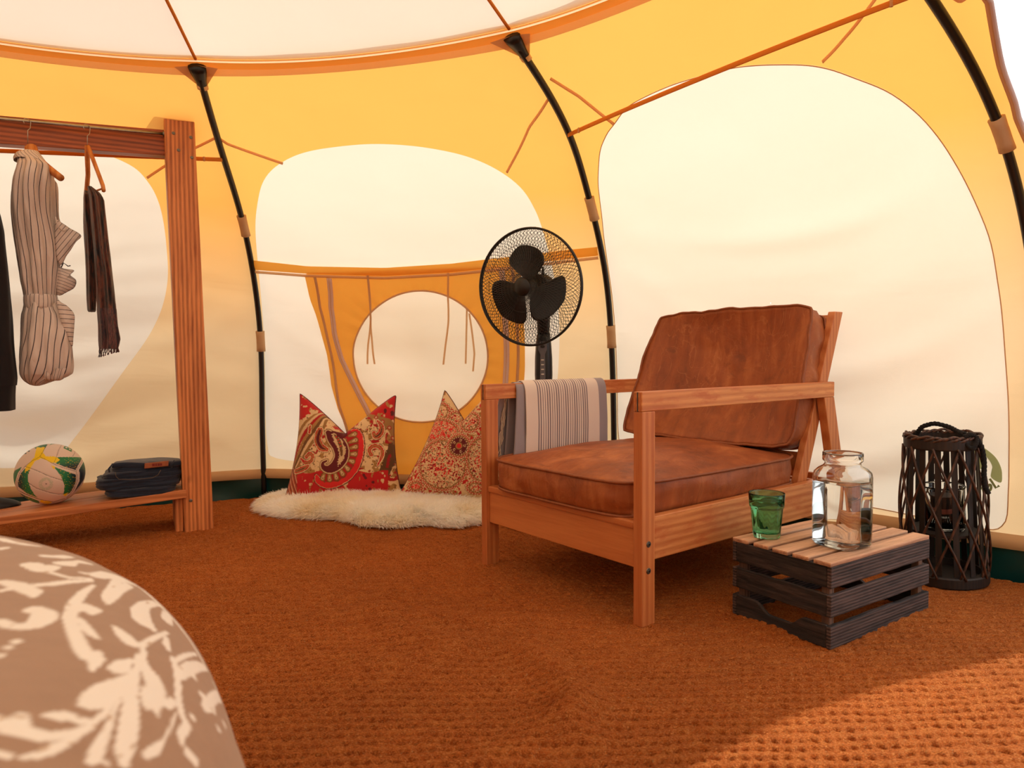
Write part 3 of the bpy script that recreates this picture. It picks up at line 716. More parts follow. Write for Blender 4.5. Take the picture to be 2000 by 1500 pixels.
towel_sheet(tw, 'under_layer', [(.683, .36), (.682, .50), (.684, .59), (.688, .612), (.695, .6185), (.707, .6190), (.719, .6185), (.727, .612), (.730, .59), (.733, .45), (.736, .34)], .128, .545, gs, 60, lambda w1, s: -.018 * (1 - w1) * np.clip(np.abs(s - .5) * 2, 0, 1) ** 1.5, seed=5)
towel_sheet(tw, 'outer_layer', [(.750, .33), (.752, .45), (.748, .56)], .095, .55, lambda w1: grey, 50, lambda w1, s: -.045 * (1 - w1) * (1 - s), seed=7, wav=.008)
fr = MB()
for i in range(9):
    a = .118 + .004 * (i % 3); z0 = .575 - .03 * (i // 3) * 1.6
    zz = np.linspace(z0, z0 - .13, 14); fr.tube(np.stack([a - (.56 - zz) * .15 + .003 * np.sin(zz * 120 + i), .742 + .003 * np.cos(zz * 90 + i * 2) + 0 * zz, zz], 1), .0018, 5)
fr.build('fringe', M['fringe'], tw, smooth=True)

# ------------------------------------------------------------------ crate used as a table
CRX, CRY, CRR = .760, 1.646, .577
cr = thing('wooden_crate', 'upturned charred black wooden crate with pale worn slats used as a side table', 'crate', (CRX, CRY, .005), (0, 0, CRR))
CW, CD, CH_ = .460, .291, .212
rnd = random.Random(3)
def plank(pts_bottom, pts_top, name, axis, a, b_, m):
    """plank with a slightly uneven top edge: outline in (run, z), thickness along the other horizontal axis"""
    out = list(pts_bottom) + list(reversed(pts_top))
    return MB().prism(out, axis, a, b_).build(name, m, cr, bevel=.0015, seg=1)
for face in range(4):
    long_ = face < 2; L_ = CW if long_ else CD - .026
    st = 0 if long_ else .013
    for (z0, z1, handle) in ((.148, .2005, 0), (.077, .131, 0), (0.0, .056, 1)):
        n = 15; xs = np.linspace(st, st + L_, n)
        bot = [(x, z0 + rnd.uniform(-.0006, .0006) * (z0 > 0)) for x in xs]
        top = []
        for x in xs:
            z = z1 + rnd.uniform(-.0012, .0012) * (z1 < .2)
            if handle and not long_:
                c = (x - st) / L_; z -= .026 * float(sstep(.22, .36, c) * (1 - sstep(.62, .78, c)))
            top.append((x, z))
        if handle and not long_:
            xs = np.linspace(st, st + L_, 41); bot = [(x, z0) for x in xs]; top = [(x, z1 - .026 * float(sstep(.22, .38, (x - st) / L_) * (1 - sstep(.60, .78, (x - st) / L_)))) for x in xs]
        if face == 0: plank(bot, top, 'plank', 1, 0, .012, M['crate_dark_x'])
        if face == 1: plank(bot, top, 'plank', 1, CD - .012, CD, M['crate_dark_x'])
        if face == 2: plank(bot, top, 'plank', 0, 0.0, .012, M['crate_dark_y'])
        if face == 3: plank(bot, top, 'plank', 0, CW - .012, CW, M['crate_dark_y'])
for x, y in ((.0125, .0125), (CW - .0325, .0125), (.0125, CD - .0325), (CW - .0325, CD - .0325)):
    bx('corner_post', M['crate_dark_z'], cr, x, x + .020, y, y + .020, .004, .198, .001)
ed = [0, .045, .059, .104, .118, .164, .177, .224, .240, .291]
for i in range(5):
    y0, y1 = ed[2 * i], ed[2 * i + 1]; n = 12; xs = np.linspace(-.002 + rnd.uniform(-.003, .002), CW + rnd.uniform(-.006, .002), n)
    lo_ = [(x, y0 + rnd.uniform(-.001, .0012)) for x in xs]; hi_ = [(x, y1 + rnd.uniform(-.0012, .001)) for x in reversed(xs)]
    s = MB().prism(lo_ + hi_, 2, .2015, .212).build('slat', M['crate_top'], cr, bevel=.0015, seg=2)

# ------------------------------------------------------------------ jar of water
def super_ring(hw, z, e, n=64, c=(0, 0)):
    t = np.linspace(0, 2 * np.pi, n, endpoint=False); cs, sn = np.cos(t), np.sin(t)
    r = hw / (np.abs(cs) ** e + np.abs(sn) ** e) ** (1 / e)
    return np.stack([c[0] + r * cs, c[1] + r * sn, np.full(n, z)], 1)
def rings_solid(R, cap0=True, cap1=True):
    b = MB(); P = np.array(R); b.grid(P.transpose(1, 0, 2), wrap_i=True); n = P.shape[1]; m = P.shape[0]
    idx = lambda i, j: j * m + i
    if cap0: b.f.append(tuple(idx(0, j) for j in range(n)))
    if cap1: b.f.append(tuple(idx(m - 1, j) for j in reversed(range(n))))
    return b
def fixn(o):
    bmx = bmesh.new(); bmx.from_mesh(o.data); bmesh.ops.recalc_face_normals(bmx, faces=bmx.faces); bmx.to_mesh(o.data); bmx.free()
    o.data.polygons.foreach_set('use_smooth', [True] * len(o.data.polygons)); return o
M['glass'] = glass('clear_glass', (.995, 1, .995)); M['green_glass'] = glass('green_glass', (.66, .94, .82)); M['water'] = glass('still_water', (.99, 1, 1), ior=1.333)
JT = .217 + .0008
jr = thing('glass_jar', 'clear wide-necked glass jar of water standing on the crate', 'jar', (.858, 1.802, JT), (0, 0, .50))
out_ = [(.048, .000, 4), (.054, .002, 4.5), (.058, .008, 5), (.0585, .05, 5.2), (.0585, .180, 5.2), (.0575, .192, 4.4), (.052, .202, 3.2), (.0455, .208, 2.3), (.0435, .2125, 2), (.0435, .218, 2), (.0475, .2205, 2), (.0488, .2235, 2), (.0488, .2405, 2), (.0478, .2425, 2)]
inn_ = [(.0445, .2425, 2), (.0440, .238, 2), (.0405, .214, 2), (.0425, .208, 2.3), (.049, .200, 3.2), (.0545, .190, 4.4), (.0555, .178, 5), (.0555, .05, 5), (.0548, .013, 4.8), (.050, .0075, 4.2)]
R_ = [super_ring(a, z, e) for a, z, e in out_] + [super_ring(a, z, e) for a, z, e in inn_]
fixn(rings_solid(R_).build('jar_glass', M['glass'], jr))
wt = [(.0503, .0073, 4.2), (.0550, .013, 4.8), (.0557, .05, 5), (.0557, .1655, 5), (.0562, .1662, 5)]
jw = thing('jar_water', 'water filling the tall glass jar three quarters full', 'water', (.858, 1.802, JT), (0, 0, .50)) if 0 else jr
fixn(rings_solid([super_ring(a, z, e) for a, z, e in wt]).build('water', M['water'], jr))

tg = thing('green_tumbler', 'small green tinted faceted tumbler of water at the left corner of the crate', 'glass', (.692, 1.886, JT), (0, 0, .1))
def facet_ring(r, z, f, n=60, k=10):
    t = np.linspace(0, 2 * np.pi, n, endpoint=False); a = (t % (2 * np.pi / k)) - np.pi / k
    rr = r * ((1 - f) + f * (math.cos(math.pi / k) / np.cos(a)) * 1.02)
    return np.stack([rr * np.cos(t), rr * np.sin(t), np.full(n, z)], 1)
og = [(.0325, 0, .6), (.0345, .003, .8), (.0360, .012, 1), (.0420, .078, 1), (.0428, .082, .5), (.0450, .084, 0), (.0458, .090, 0), (.0475, .120, 0), (.0472, .1215, 0)]
ig = [(.0455, .1215, 0), (.0448, .117, 0), (.0425, .084, 0), (.0385, .078, .3), (.0325, .018, .3), (.028, .0135, .2)]
fixn(rings_solid([facet_ring(*q) for q in og] + [facet_ring(*q) for q in ig]).build('tumbler_glass', M['green_glass'], tg))
wg = [(.0282, .0133, .2), (.0328, .018, .3), (.0388, .078, .3), (.0428, .084, 0), (.0445, .1035, 0)]
fixn(rings_solid([facet_ring(*q) for q in wg]).build('water', M['water'], tg))

# ------------------------------------------------------------------ willow lantern
M['willow'] = wood('willow_cane', (34, 20, 13), (92, 56, 36), 2, 2, .55); M['dark_slat'] = wood('dark_willow_slat', (16, 11, 9), (42, 28, 20), 2, 2, .6); M['rope'] = plain('black_rope', (20, 16, 14), .95, bump=.6, scale=200)
M['candle'] = plain('dark_wax', (38, 36, 40), .6); M['pink_band'] = plain('pink_label', (150, 92, 84), .7)
ln = thing('willow_lantern', 'tall dark woven willow lantern with rope handle standing by the right wall', 'lantern', (1.366, 2.185, .006), (0, -.045, .35))
LH = .455
lr = lambda z: .120 - .018 * (z / LH) + .004 * math.sin(math.pi * z / LH)
MB().lathe([(.001, .0), (.120, .0), (.122, .004), (.122, .030), (.118, .034), (.100, .034), (.098, .012), (.001, .012)], 48).build('base_ring', M['dark_slat'], ln, smooth=False)
MB().lathe([(.092, .418), (.104, .418), (.106, .422), (.106, .447), (.104, .450), (.092, .450)], 48, close=True).build('top_band', M['dark_slat'], ln)
for ph, zz in ((0, .452), (2.1, .455), (4.2, .450)):
    t = np.linspace(0, 2 * np.pi, 140, endpoint=False)
    MB().tube(np.stack([(.100 + .005 * np.cos(9 * t + ph)) * np.cos(t), (.100 + .005 * np.cos(9 * t + ph)) * np.sin(t), zz + .005 * np.sin(9 * t + ph)], 1), .0042, 7, closed=True).build('braid', M['willow'], ln, smooth=True)
for i in range(14):
    a = 2 * math.pi * i / 14 + .1; ca, sa = math.cos(a), math.sin(a); b = MB()
    hw = .0085
    for z0, z1 in ((.03, .42),):
        r0, r1 = lr(z0) - .014, lr(z1) - .012
        v = []
        for r, z in ((r0, z0), (r1, z1)):
            for s_, dr in ((-hw, 0), (hw, 0), (hw, .003), (-hw, .003)): v.append(((r + dr) * ca - s_ * sa, (r + dr) * sa + s_ * ca, z))
        b.hexa(v)
    b.build('slat', M['dark_slat'], ln)
for dr_, sg in ((.001, 1), (.006, -1)):
    for i in range(10):
        z = np.linspace(.028, .425, 26); a = 2 * math.pi * i / 10 + sg * (z / LH) * 1.55 + (.3 if sg > 0 else 0)
        r = np.array([lr(q) for q in z]) - .004 + dr_ * 1 + .004 * np.sin(np.pi * z / .45)
        MB().tube(np.stack([r * np.cos(a), r * np.sin(a), z], 1), .0036, 7).build('cane', M['willow'], ln, smooth=True)
MB().lathe([(.001, .150), (.094, .150), (.094, .158), (.001, .158)], 40).build('inner_shelf', M['dark_slat'], ln)
MB().lathe([(.001, .1585), (.056, .1585), (.060, .165), (.060, .288), (.063, .294), (.061, .296), (.057, .290), (.057, .168), (.001, .163)], 40).build('candle_glass', M['glass'], ln, smooth=True)
MB().lathe([(.001, .1635), (.036, .1635), (.036, .262), (.001, .262)], 32).build('candle', M['candle'], ln)
MB().lathe([(.0362, .205), (.0368, .205), (.0368, .222), (.0362, .222)], 32, close=True).build('candle_band', M['pink_band'], ln)
def rope(pts, r, name, parent, m, tw_=True):
    p = np.array(pts, float); t = np.linspace(0, len(p) - 1, 12 * len(p)); Q = np.stack([np.interp(t, range(len(p)), p[:, i]) for i in range(3)], 1)
    k = np.ones(9) / 9
    for i in range(3): Q[4:-4, i] = np.convolve(Q[:, i], k, 'valid')
    b = MB()
    for ph in (0, 2.09, 4.19):
        T = np.gradient(Q, axis=0); T /= np.linalg.norm(T, axis=1, keepdims=True); u = np.cross(T, (.3, .5, .81)); u /= np.linalg.norm(u, axis=1, keepdims=True); w_ = np.cross(T, u)
        s = np.arange(len(Q)) * .55 + ph; b.tube(Q + (u * np.cos(s)[:, None] + w_ * np.sin(s)[:, None]) * r * .5, r * .62, 6)
    return b.build(name, m, parent, smooth=True)
# directions in the lantern's own axes: v = towards the viewer, h = to the viewer's right
va = math.atan2(-2.185, -1.366) - .35; vx, vy = math.cos(va), math.sin(va); hx, hy = -vy, vx
LP = lambda h_, v_, z: (hx * h_ + vx * v_, hy * h_ + vy * v_, z)
rope([LP(-.07, -.05, .45), LP(-.055, -.04, .475), LP(-.02, -.03, .488), LP(.02, -.02, .478), LP(.045, 0, .465), LP(.06, .03, .462)], .0070, 'rope_handle', ln, M['rope'])
rope([LP(.058, .075, .46), LP(.075, .07, .468), LP(.090, .055, .455), (LP(.104, .05, .42)), LP(.108, .05, .38), LP(.106, .055, .34), LP(.108, .055, .31), LP(.117, .055, .288)], .0068, 'rope_end', ln, M['rope'])
rope([LP(.06, .07, .455), LP(.062, .082, .44), LP(.075, .088, .425), LP(.088, .078, .44), LP(.09, .065, .46)], .006, 'rope_knot', ln, M['rope'])

# ------------------------------------------------------------------ stand fan
M['fan_black'] = plain('black_plastic', (3, 3, 4), .4); M['fan_wire'] = plain('black_wire', (12, 11, 12), .45); M['fan_grey'] = plain('grey_panel', (92, 90, 94), .5); M['fan_button'] = plain('silver_button', (205, 198, 186), .4)
FB = Vector((.135, 2.97, .006)); fn = thing('stand_fan', 'black pedestal fan with wire cage and three blades behind the armchair', 'fan', FB, (0, 0, 0))
MB().lathe([(.001, .0), (.19, .0), (.195, .006), (.19, .016), (.12, .028), (.045, .036), (.03, .05), (.001, .05)], 48).build('base', M['fan_black'], fn, smooth=True)
MB().lathe([(.0175, .04), (.0175, .52)], 20).build('pole', M['fan_black'], fn, smooth=True)
MB().lathe([(.0001, .44), (.024, .44), (.026, .46), (.026, .50), (.022, .51), (.0001, .51)], 20).build('height_collar', M['fan_black'], fn, smooth=True)
yaw = math.atan2(-.857, -.515)                     # where the fan looks
cb = MB(); P = []
for z, wx, wy in ((.50, .026, .022), (.56, .034, .028), (.63, .037, .032), (.70, .036, .032), (.76, .032, .030), (.80, .028, .026)):
    P.append(super_ring(1.0, z, 3.0, 32) * (wx, wy, 1))
fb = rings_solid(P).build('control_box', M['fan_black'], fn, smooth=True); fixn(fb); fb.rotation_euler = (0, 0, .12)
pl = MB().prism([(-.008, .585), (.009, .585), (.012, .62), (.011, .68), (.010, .715), (.018, .735), (.019, .758), (.010, .770), (-.010, .770), (-.018, .758), (-.018, .735), (-.009, .715), (-.010, .66), (-.011, .61)], 1, -.0375, -.031).build('control_plate', M['fan_grey'], fn, bevel=.001); pl.location = (-.006, 0, 0)
for i, z in enumerate((.652, .672, .692, .632)):
    MB().box(-.006, .006, -.0405, -.037, z - .0025, z + .0025).build('button', M['fan_button'], pl, bevel=.0012)
MB().prism([(.010 * math.cos(t), .748 + .0065 * math.sin(t)) for t in np.linspace(0, 2 * np.pi, 20, endpoint=False)], 1, -.0392, -.037).build('dial', M['fan_black'], pl)
# head: built facing -Y in its own axes, then turned
hd = bpy.data.objects.new('fan_head', None); COL.objects.link(hd); hd.parent = fn; hd.empty_display_size = .05
HC = Vector((.070, 2.845, .994)); hd.location = HC - FB; hd.rotation_euler = (math.radians(4), 0, yaw + math.pi / 2)
def face_y(b, name, m, smooth=True, **k): return b.build(name, m, hd, smooth=smooth, **k)
def ringY(r, y, rr, name):
    t = np.linspace(0, 2 * np.pi, 72, endpoint=False); return face_y(MB().tube(np.stack([r * np.cos(t), y + 0 * t, r * np.sin(t)], 1), rr, 8, closed=True, up=(0, 1, 0)), name, M['fan_black'])
RF = .236
ringY(RF, 0, .0048, 'cage_rim'); ringY(RF - .001, .012, .0035, 'cage_rim'); 
def dome(r, s): return s * (.052 * (1 - (r / RF) ** 3.2))
cw = MB()
for s in (-1, 1):
    for sg in (1, -1):
        for i in range(84):
            r = np.linspace(.036, RF, 9); a = 2 * math.pi * i / 84 + sg * .62 * (r / RF) ** 1.3
            cw.tube(np.stack([r * np.cos(a), dome(r, s) + (.006 if s > 0 else 0), r * np.sin(a)], 1), .0009, 3, caps=False)
tag(face_y(cw, 'cage_mesh', M['fan_wire'], smooth=False), kind='stuff')
for r in (.10, .17): ringY(r, dome(r, -1), .0009, 'cage_ring')
MB_ = MB().lathe([(.0001, .056), (.034, .056), (.038, .050), (.036, .046), (.0001, .046)], 32); o = face_y(MB_, 'centre_badge', M['fan_black']); o.rotation_euler = (math.pi / 2, 0, 0)
o = face_y(MB().lathe([(.0001, .030), (.026, .030), (.032, .020), (.033, -.02), (.0001, -.02)], 32), 'hub', M['fan_black']); o.rotation_euler = (math.pi / 2, 0, 0)
o = face_y(MB().lathe([(.0001, -.058), (.050, -.058), (.055, -.075), (.056, -.120), (.048, -.150), (.030, -.168), (.0001, -.172)], 32), 'motor_housing', M['fan_black']); o.rotation_euler = (math.pi / 2, 0, 0)
for i in range(3):
    a0 = math.radians(92 + 120 * i); n1, n2 = 22, 18; P = np.zeros((n1, n2, 3))
    for ii, q in enumerate(np.linspace(0, 1, n1)):
        r = .022 + .150 * q
        wmax = .098 * math.sin(math.pi * min(1, (q * .96 + .02)) ** 1.25) ** .8 if q < 1 else .004
        wid = max(.006, wmax); cen = .30 * (q - .35) - .06
        for jj, w1 in enumerate(np.linspace(-1, 1, n2)):
            x = w1 * wid; aa = a0 + cen; 
            P[ii, jj] = (r * math.cos(aa) - x * math.sin(aa), -.004 + x * .42 * (1 - .4 * q), r * math.sin(aa) + x * math.cos(aa))
    o = face_y(MB().grid(P), 'blade', M['fan_black']); s = o.modifiers.new('t', 'SOLIDIFY'); s.thickness = .0025; s.offset = 0
nk = MB().tube([(HC.x - FB.x + .515 * .10, HC.y - FB.y + .857 * .10, .94), (.0, .0, .86), (0, 0, .79)], [.030, .028, .026], 16); nk.build('neck', M['fan_black'], fn, smooth=True)
face_y(MB().tube([(.02, .09, .05), (.02, .09, .085)], [.006, .005], 10), 'oscillation_knob', M['fan_black'])

# ------------------------------------------------------------------ clothes rack, hangers, garments
def frame_pt(x, y, yaw, p): return Vector((x + p[0] * math.cos(yaw) - p[1] * math.sin(yaw), y + p[0] * math.sin(yaw) + p[1] * math.cos(yaw), p[2]))
RX, RY, RA = -1.243, 2.874, math.atan2(.47, .88) + math.pi
rk = thing('clothes_rack', 'rustic larch beam clothes rack with metal rod and low shelf at the left', 'clothes rack', (RX, RY, .004), (0, 0, RA))
def hx(name, m, b, t, z0, z1, bev=.004):
    """b, t: (x0, x1, y0, y1) of the foot and the head"""
    v = [(b[0], b[2], z0), (b[1], b[2], z0), (b[1], b[3], z0), (b[0], b[3], z0), (t[0], t[2], z1), (t[1], t[2], z1), (t[1], t[3], z1), (t[0], t[3], z1)]
    return MB().hexa(v).build(name, m, rk, bevel=bev)
po = hx('post', M['rack_z'], (.0, .110, -.105, 0), (.038, .150, -.105, 0), -.004, 1.706)
hx('post', M['rack_z'], (1.50, 1.61, -.105, 0), (1.50, 1.61, -.105, 0), -.004, 1.64)
bm_ = MB(); bm_.hexa([(.118, -.100, 1.529), (1.53, -.100, 1.459), (1.53, -.045, 1.459), (.118, -.045, 1.529), (.118, -.100, 1.631), (1.53, -.100, 1.561), (1.53, -.045, 1.561), (.118, -.045, 1.631)]); bm_.build('beam', M['rack_x'], rk, bevel=.003)
MB().tube([(.147, -.014, 1.6040), (1.502, -.014, 1.549)], .0058, 14).build('rod', M['metal'], rk, smooth=True)
MB().tube([(.1465, -.014, 1.6041), (.153, -.014, 1.6038)], .011, 14).build('rod_socket', M['dark_metal'], rk)
zt = lambda x: .183 - .067 * x; zb = lambda x: .149 - .062 * x
for y0, y1 in ((-.128, .012), (-.275, -.134)):
    MB().hexa([(.100, y0, zb(.1)), (1.58, y0, zb(1.58)), (1.58, y1, zb(1.58)), (.1, y1, zb(.1)), (.1, y0, zt(.1)), (1.58, y0, zt(1.58)), (1.58, y1, zt(1.58)), (.1, y1, zt(.1))]).build('shelf_plank', M['shelf_wood'], rk, bevel=.003)
for x in (.113, 1.47):
    bx('shelf_bearer', M['rack_z'], rk, x, x + .03, -.26, -.02, .0, zb(x + .03) - .002, .002)
for x, z in ((.118, 1.668), (.115, 1.608), (.098, 1.543), (.050, 1.520), (.052, 1.6), (.085, .128)):
    s = MB().lathe([(.0001, .0015), (.003, .0022), (.0062, .0012), (.0066, 0)], 14).build('screw', M['dark_metal'], rk); s.location = (x, .0001, z); s.rotation_euler = (-math.pi / 2, 0, 0)

M['hanger_wood'] = wood('hanger_wood', (176, 96, 40), (216, 142, 74), 2, 1.0, .4)
def hook(parent, x, y, ztop, zbot, r=.0013, yaw=0):
    a = np.linspace(math.pi * 1.25, 0, 16); R = .0125; pts = [(x + R * math.cos(t) * math.cos(yaw), y + R * math.cos(t) * math.sin(yaw), ztop + R * math.sin(t)) for t in a]
    pts += [(x + R * math.cos(yaw) * .8, y + R * .8 * math.sin(yaw), ztop - .02), (x + .001, y, ztop - .03), (x, y, zbot)]
    return MB().tube(pts, r, 8).build('hook', M['metal'], parent, smooth=True)

def garment_part(parent, name, secs, m, n=120, folds=((9, .05, 0.),), stripes=22, depth=None, e=2.2, cap=False, yc=0, rows=70, tw=0.0):
    """loft of soft cross-sections: secs = (z, s_left, s_right, half depth)"""
    S = np.array(secs, float); S = S[np.argsort(-S[:, 0])]; t = np.linspace(0, len(S) - 1, rows)
    Q = np.stack([np.interp(t, range(len(S)), S[:, i]) for i in range(S.shape[1])], 1)
    k = np.ones(5) / 5
    for i in range(1, Q.shape[1]): Q[2:-2, i] = np.convolve(Q[:, i], k, 'valid')
    th = np.linspace(0, 2 * np.pi, n, endpoint=False); P = np.zeros((rows, n, 3)); uv = np.zeros((rows, n, 2))
    for i, q in enumerate(Q):
        c = (q[1] + q[2]) / 2; hw = (q[2] - q[1]) / 2; hd = q[3]
        cs, sn = np.cos(th), np.sin(th); r = 1 / (np.abs(cs) ** e + np.abs(sn) ** e) ** (1 / e)
        md = 1 + sum(a * np.sin(f * th + p + 2.2 * vnoise(np.array([q[0] * 6]), np.array([f * 1.0]), 5, 2)[0]) for f, a, p in folds)
        P[i, :, 0] = c + hw * r * cs * (1 + (md - 1) * .45); P[i, :, 1] = yc + hd * r * sn * md; P[i, :, 2] = q[0]
        uv[i, :, 0] = (th / (2 * np.pi) + tw * (q[0] - S[0, 0]) + .006 * np.sin(q[0] * 23 + th * 3)) * stripes; uv[i, :, 1] = q[0]
    b = MB().grid(P, wrap_j=True)
    if cap:
        b.f.append(tuple(range((rows - 1) * n, rows * n)))
    return b.build(name, m, parent, smooth=True, uv=uv.reshape(-1, 2))
def poly_cloth(parent, name, pts, y, m, axis_uv=0, freq=60, bulge=.012, seed=1, th=.0016, ang=0):
    """small free-hanging piece: smooth outline, slightly cupped"""
    L = smooth_loop(pts, 48); c = L.mean(0); W_ = np.linspace(0.0, 1, 9)
    P = np.zeros((48, 9, 3)); uv = np.zeros((48, 9, 2))
    for j, w1 in enumerate(W_):
        q = c + (L - c) * w1; P[:, j, 0] = q[:, 0]; P[:, j, 2] = q[:, 1]; P[:, j, 1] = y - bulge * (1 - w1 * w1) + .006 * vnoise(q[:, 0] * 50, q[:, 1] * 50, seed, 2) * w1
        uv[:, j, 0] = (q[:, 0] * math.cos(ang) + q[:, 1] * math.sin(ang)) * freq
    o = MB().grid(P, wrap_i=True).build(name, m, parent, smooth=True, uv=uv.reshape(-1, 2))
    s = o.modifiers.new('t', 'SOLIDIFY'); s.thickness = th; s.offset = 0
    return o

def striped(name):
    t = NT(name); a = t.n('ShaderNodeAttribute', attribute_name='pat').outputs['Vector']
    x = t.n('ShaderNodeSeparateXYZ', {0: a}).outputs[0]
    f = t.n('ShaderNodeMath', {0: x}, operation='FRACT').outputs[0]
    v = t.coord(); wob = t.noise(v, 60, 3)
    f2 = t.n('ShaderNodeMath', {0: f, 1: t.n('ShaderNodeMath', {0: wob, 1: .05}, operation='MULTIPLY').outputs[0]}, operation='ADD').outputs[0]
    m_ = t.ramp(f2, [(.0, (0, 0, 0)), (.84, (0, 0, 0)), (.87, (1, 1, 1)), (.97, (1, 1, 1)), (.995, (0, 0, 0))])
    base = t.mix(t.noise(v, 14, 3), lin((200, 184, 176)), lin((220, 206, 196)))
    col = t.mix(m_, base, lin((58, 54, 62)))
    return t.pbr(col, .9, t.bump(t.noise(v, 700, 2), .3, .0006, t.bump(t.noise(t.coord((1, 1, .35)), 26, 4, .55, .5), .6, .010)), **{'Sheen Weight': .15})
M['dress'] = striped('striped_linen')
DX, DY, DA = -1.790, 2.580, .602
hp = frame_pt(RX, RY, RA, (.6, -.014, 1.59))
h1 = thing('wooden_hanger', 'wooden hanger holding the striped dress with its curved end showing at the armhole', 'hanger', (DX, DY, 0), (0, 0, DA), 'wooden hangers on the rod')
hook(h1, .0225, .0, 1.583, 1.505, yaw=.5)
hb = MB(); t = np.linspace(-1, 1, 30)
# the hanger points nearly at the viewer: far arm behind, near arm ahead and to the right
arm = np.array([(.030 + (.088 * a if a > 0 else 0), -.10 * a if a > 0 else -.15 * a, 1.504 - .040 * min(1, abs(a) / .14) - (.092 * a if a > 0 else .07 * abs(a))) for a in t])
hb.tube(arm, .0105 + .008 * (1 - np.abs(t)) + .002 * np.abs(t) ** 4, 12, flat=1.2); hb.build('hanger_body', M['hanger_wood'], h1, smooth=True)
ds = thing('striped_dress', 'sleeveless grey and cream striped linen dress tied at the waist hanging on the rack', 'dress', (DX, DY, 0), (0, 0, DA))
garment_part(ds, 'bodice', [(1.452, -.012, .062, .045), (1.440, -.010, .078, .07), (1.415, -.013, .098, .12), (1.37, -.026, .096, .135), (1.32, -.033, .091, .125), (1.24, -.034, .093, .105), (1.16, -.028, .104, .095), (1.08, -.020, .110, .085), (1.00, -.013, .103, .075), (.965, -.007, .098, .066), (.935, -.003, .094, .06)], M['dress'], folds=((7, .09, .4), (13, .05, 1.), (23, .02, 2.)), stripes=22)
garment_part(ds, 'waist_belt', [(.952, -.004, .098, .066), (.944, -.008, .101, .071), (.920, -.007, .101, .071), (.905, -.005, .097, .068), (.900, -.002, .094, .062)], M['dress'], folds=((9, .03, 0),), stripes=26, rows=12)
garment_part(ds, 'skirt', [(.925, -.002, .096, .06), (.90, -.006, .104, .068), (.88, -.011, .118, .078), (.84, -.014, .130, .09), (.80, -.017, .136, .10), (.73, -.023, .142, .105), (.69, -.024, .144, .10), (.66, -.023, .141, .09), (.645, -.018, .120, .075), (.632, -.010, .080, .06), (.620, .004, .050, .04), (.615, .018, .034, .012)], M['dress'], folds=((5, .09, 0), (9, .09, 1.2), (17, .03, 2)), stripes=22, tw=-.35)
garment_part(ds, 'tucked_hem', [(.680, .035, .122, .05), (.655, .033, .112, .05), (.640, .038, .106, .042), (.634, .05, .095, .02)], M['dress'], folds=((9, .12, 0), (17, .06, 1)), stripes=22, rows=16, yc=-.045)
garment_part(ds, 'collar', [(1.478, .008, .056, .028), (1.468, -.014, .062, .046), (1.452, -.024, .074, .060), (1.440, -.022, .080, .066)], M['dress'], folds=((5, .05, 0),), stripes=24, rows=14, tw=2.5)
poly_cloth(ds, 'armhole_lining', [(.088, 1.385), (.111, 1.372), (.112, 1.256), (.120, 1.215), (.112, 1.12), (.094, 1.10), (.086, 1.22)], .03, M['dress'], freq=75, seed=2)
poly_cloth(ds, 'sleeve_flap', [(.100, 1.225), (.118, 1.217), (.146, 1.198), (.178, 1.176), (.160, 1.150), (.142, 1.118), (.128, 1.095), (.112, 1.062), (.098, 1.09), (.095, 1.16)], -.055, M['dress'], freq=75, seed=3, ang=-.6)
MB().tube(smooth_loop([(.098, -.075), (.1, -.07), (.102, -.065)], 3) if 0 else [(.098, -.102, 1.23), (.103, -.10, 1.20), (.112, -.092, 1.186), (.124, -.082, 1.184), (.132, -.07, 1.192)], .0022, 6).build('armhole_binding', M['dress'], ds, smooth=True, uv=np.zeros((30, 2)) + .3)
poly_cloth(ds, 'ruffle', [(.098, 1.045), (.106, 1.058), (.118, 1.052), (.140, 1.049), (.153, 1.046), (.139, 1.030), (.158, 1.010), (.152, .983), (.130, .966), (.100, .952), (.094, 1.0)], -.035, M['dress'], freq=90, seed=4, ang=1.2, bulge=.02)
MB().tube([(.108, -.03, 1.045), (.12, -.034, 1.073), (.134, -.036, 1.061), (.142, -.036, 1.064)], .0022, 6).build('tie_string', M['dark_slat'], ds, smooth=True)
poly_cloth(ds, 'side_panel', [(.094, .932), (.108, .922), (.128, .908), (.147, .880), (.146, .840), (.142, .795), (.137, .76), (.122, .80), (.104, .86)], -.075, M['dress'], freq=62, seed=6, ang=math.pi / 2 - .08)

def dark_print(name, base, red, sc=30):
    t = NT(name); v = t.coord((1, 1, .4)); n = t.noise(v, sc, 5, .65, 1.2); st = t.noise(t.coord((1, 1, .06)), sc * 3, 3, .6)
    f = t.n('ShaderNodeMath', {0: n, 1: st}, operation='MULTIPLY').outputs[0]
    col = t.ramp(f, [(.20, base), (.32, red), (.40, base)])
    return t.pbr(col, .75, t.bump(st, .5, .004), **{'Sheen Weight': .2})
M['scarf'] = dark_print('dark_scarf_print', lin((22, 16, 18)), lin((104, 52, 34)))
M['scarf_end'] = dark_print('scarf_end_print', lin((36, 26, 34)), lin((110, 66, 62)), 60)
M['dark_cloth'] = cloth('near_black_cloth', (16, 8, 12), .9, 300, .3, .05)
SX, SY, SA = -1.627, 2.669, .55
h2 = thing('wooden_hanger', 'narrow wooden hanger turned edge-on carrying the dark scarf beside the rack post', 'hanger', (SX, SY, 0), (0, 0, SA), 'wooden hangers on the rod')
hook(h2, .024, .0, 1.590, 1.518, yaw=.5)
MB().tube([(.023, .0, 1.522), (.023, .02, 1.49), (.024, .07, 1.43), (.019, .115, 1.385), (.016, .125, 1.362)], [.008, .009, .0085, .0085, .0085], 12, flat=1.2).build('hanger_body', M['hanger_wood'], h2, smooth=True)
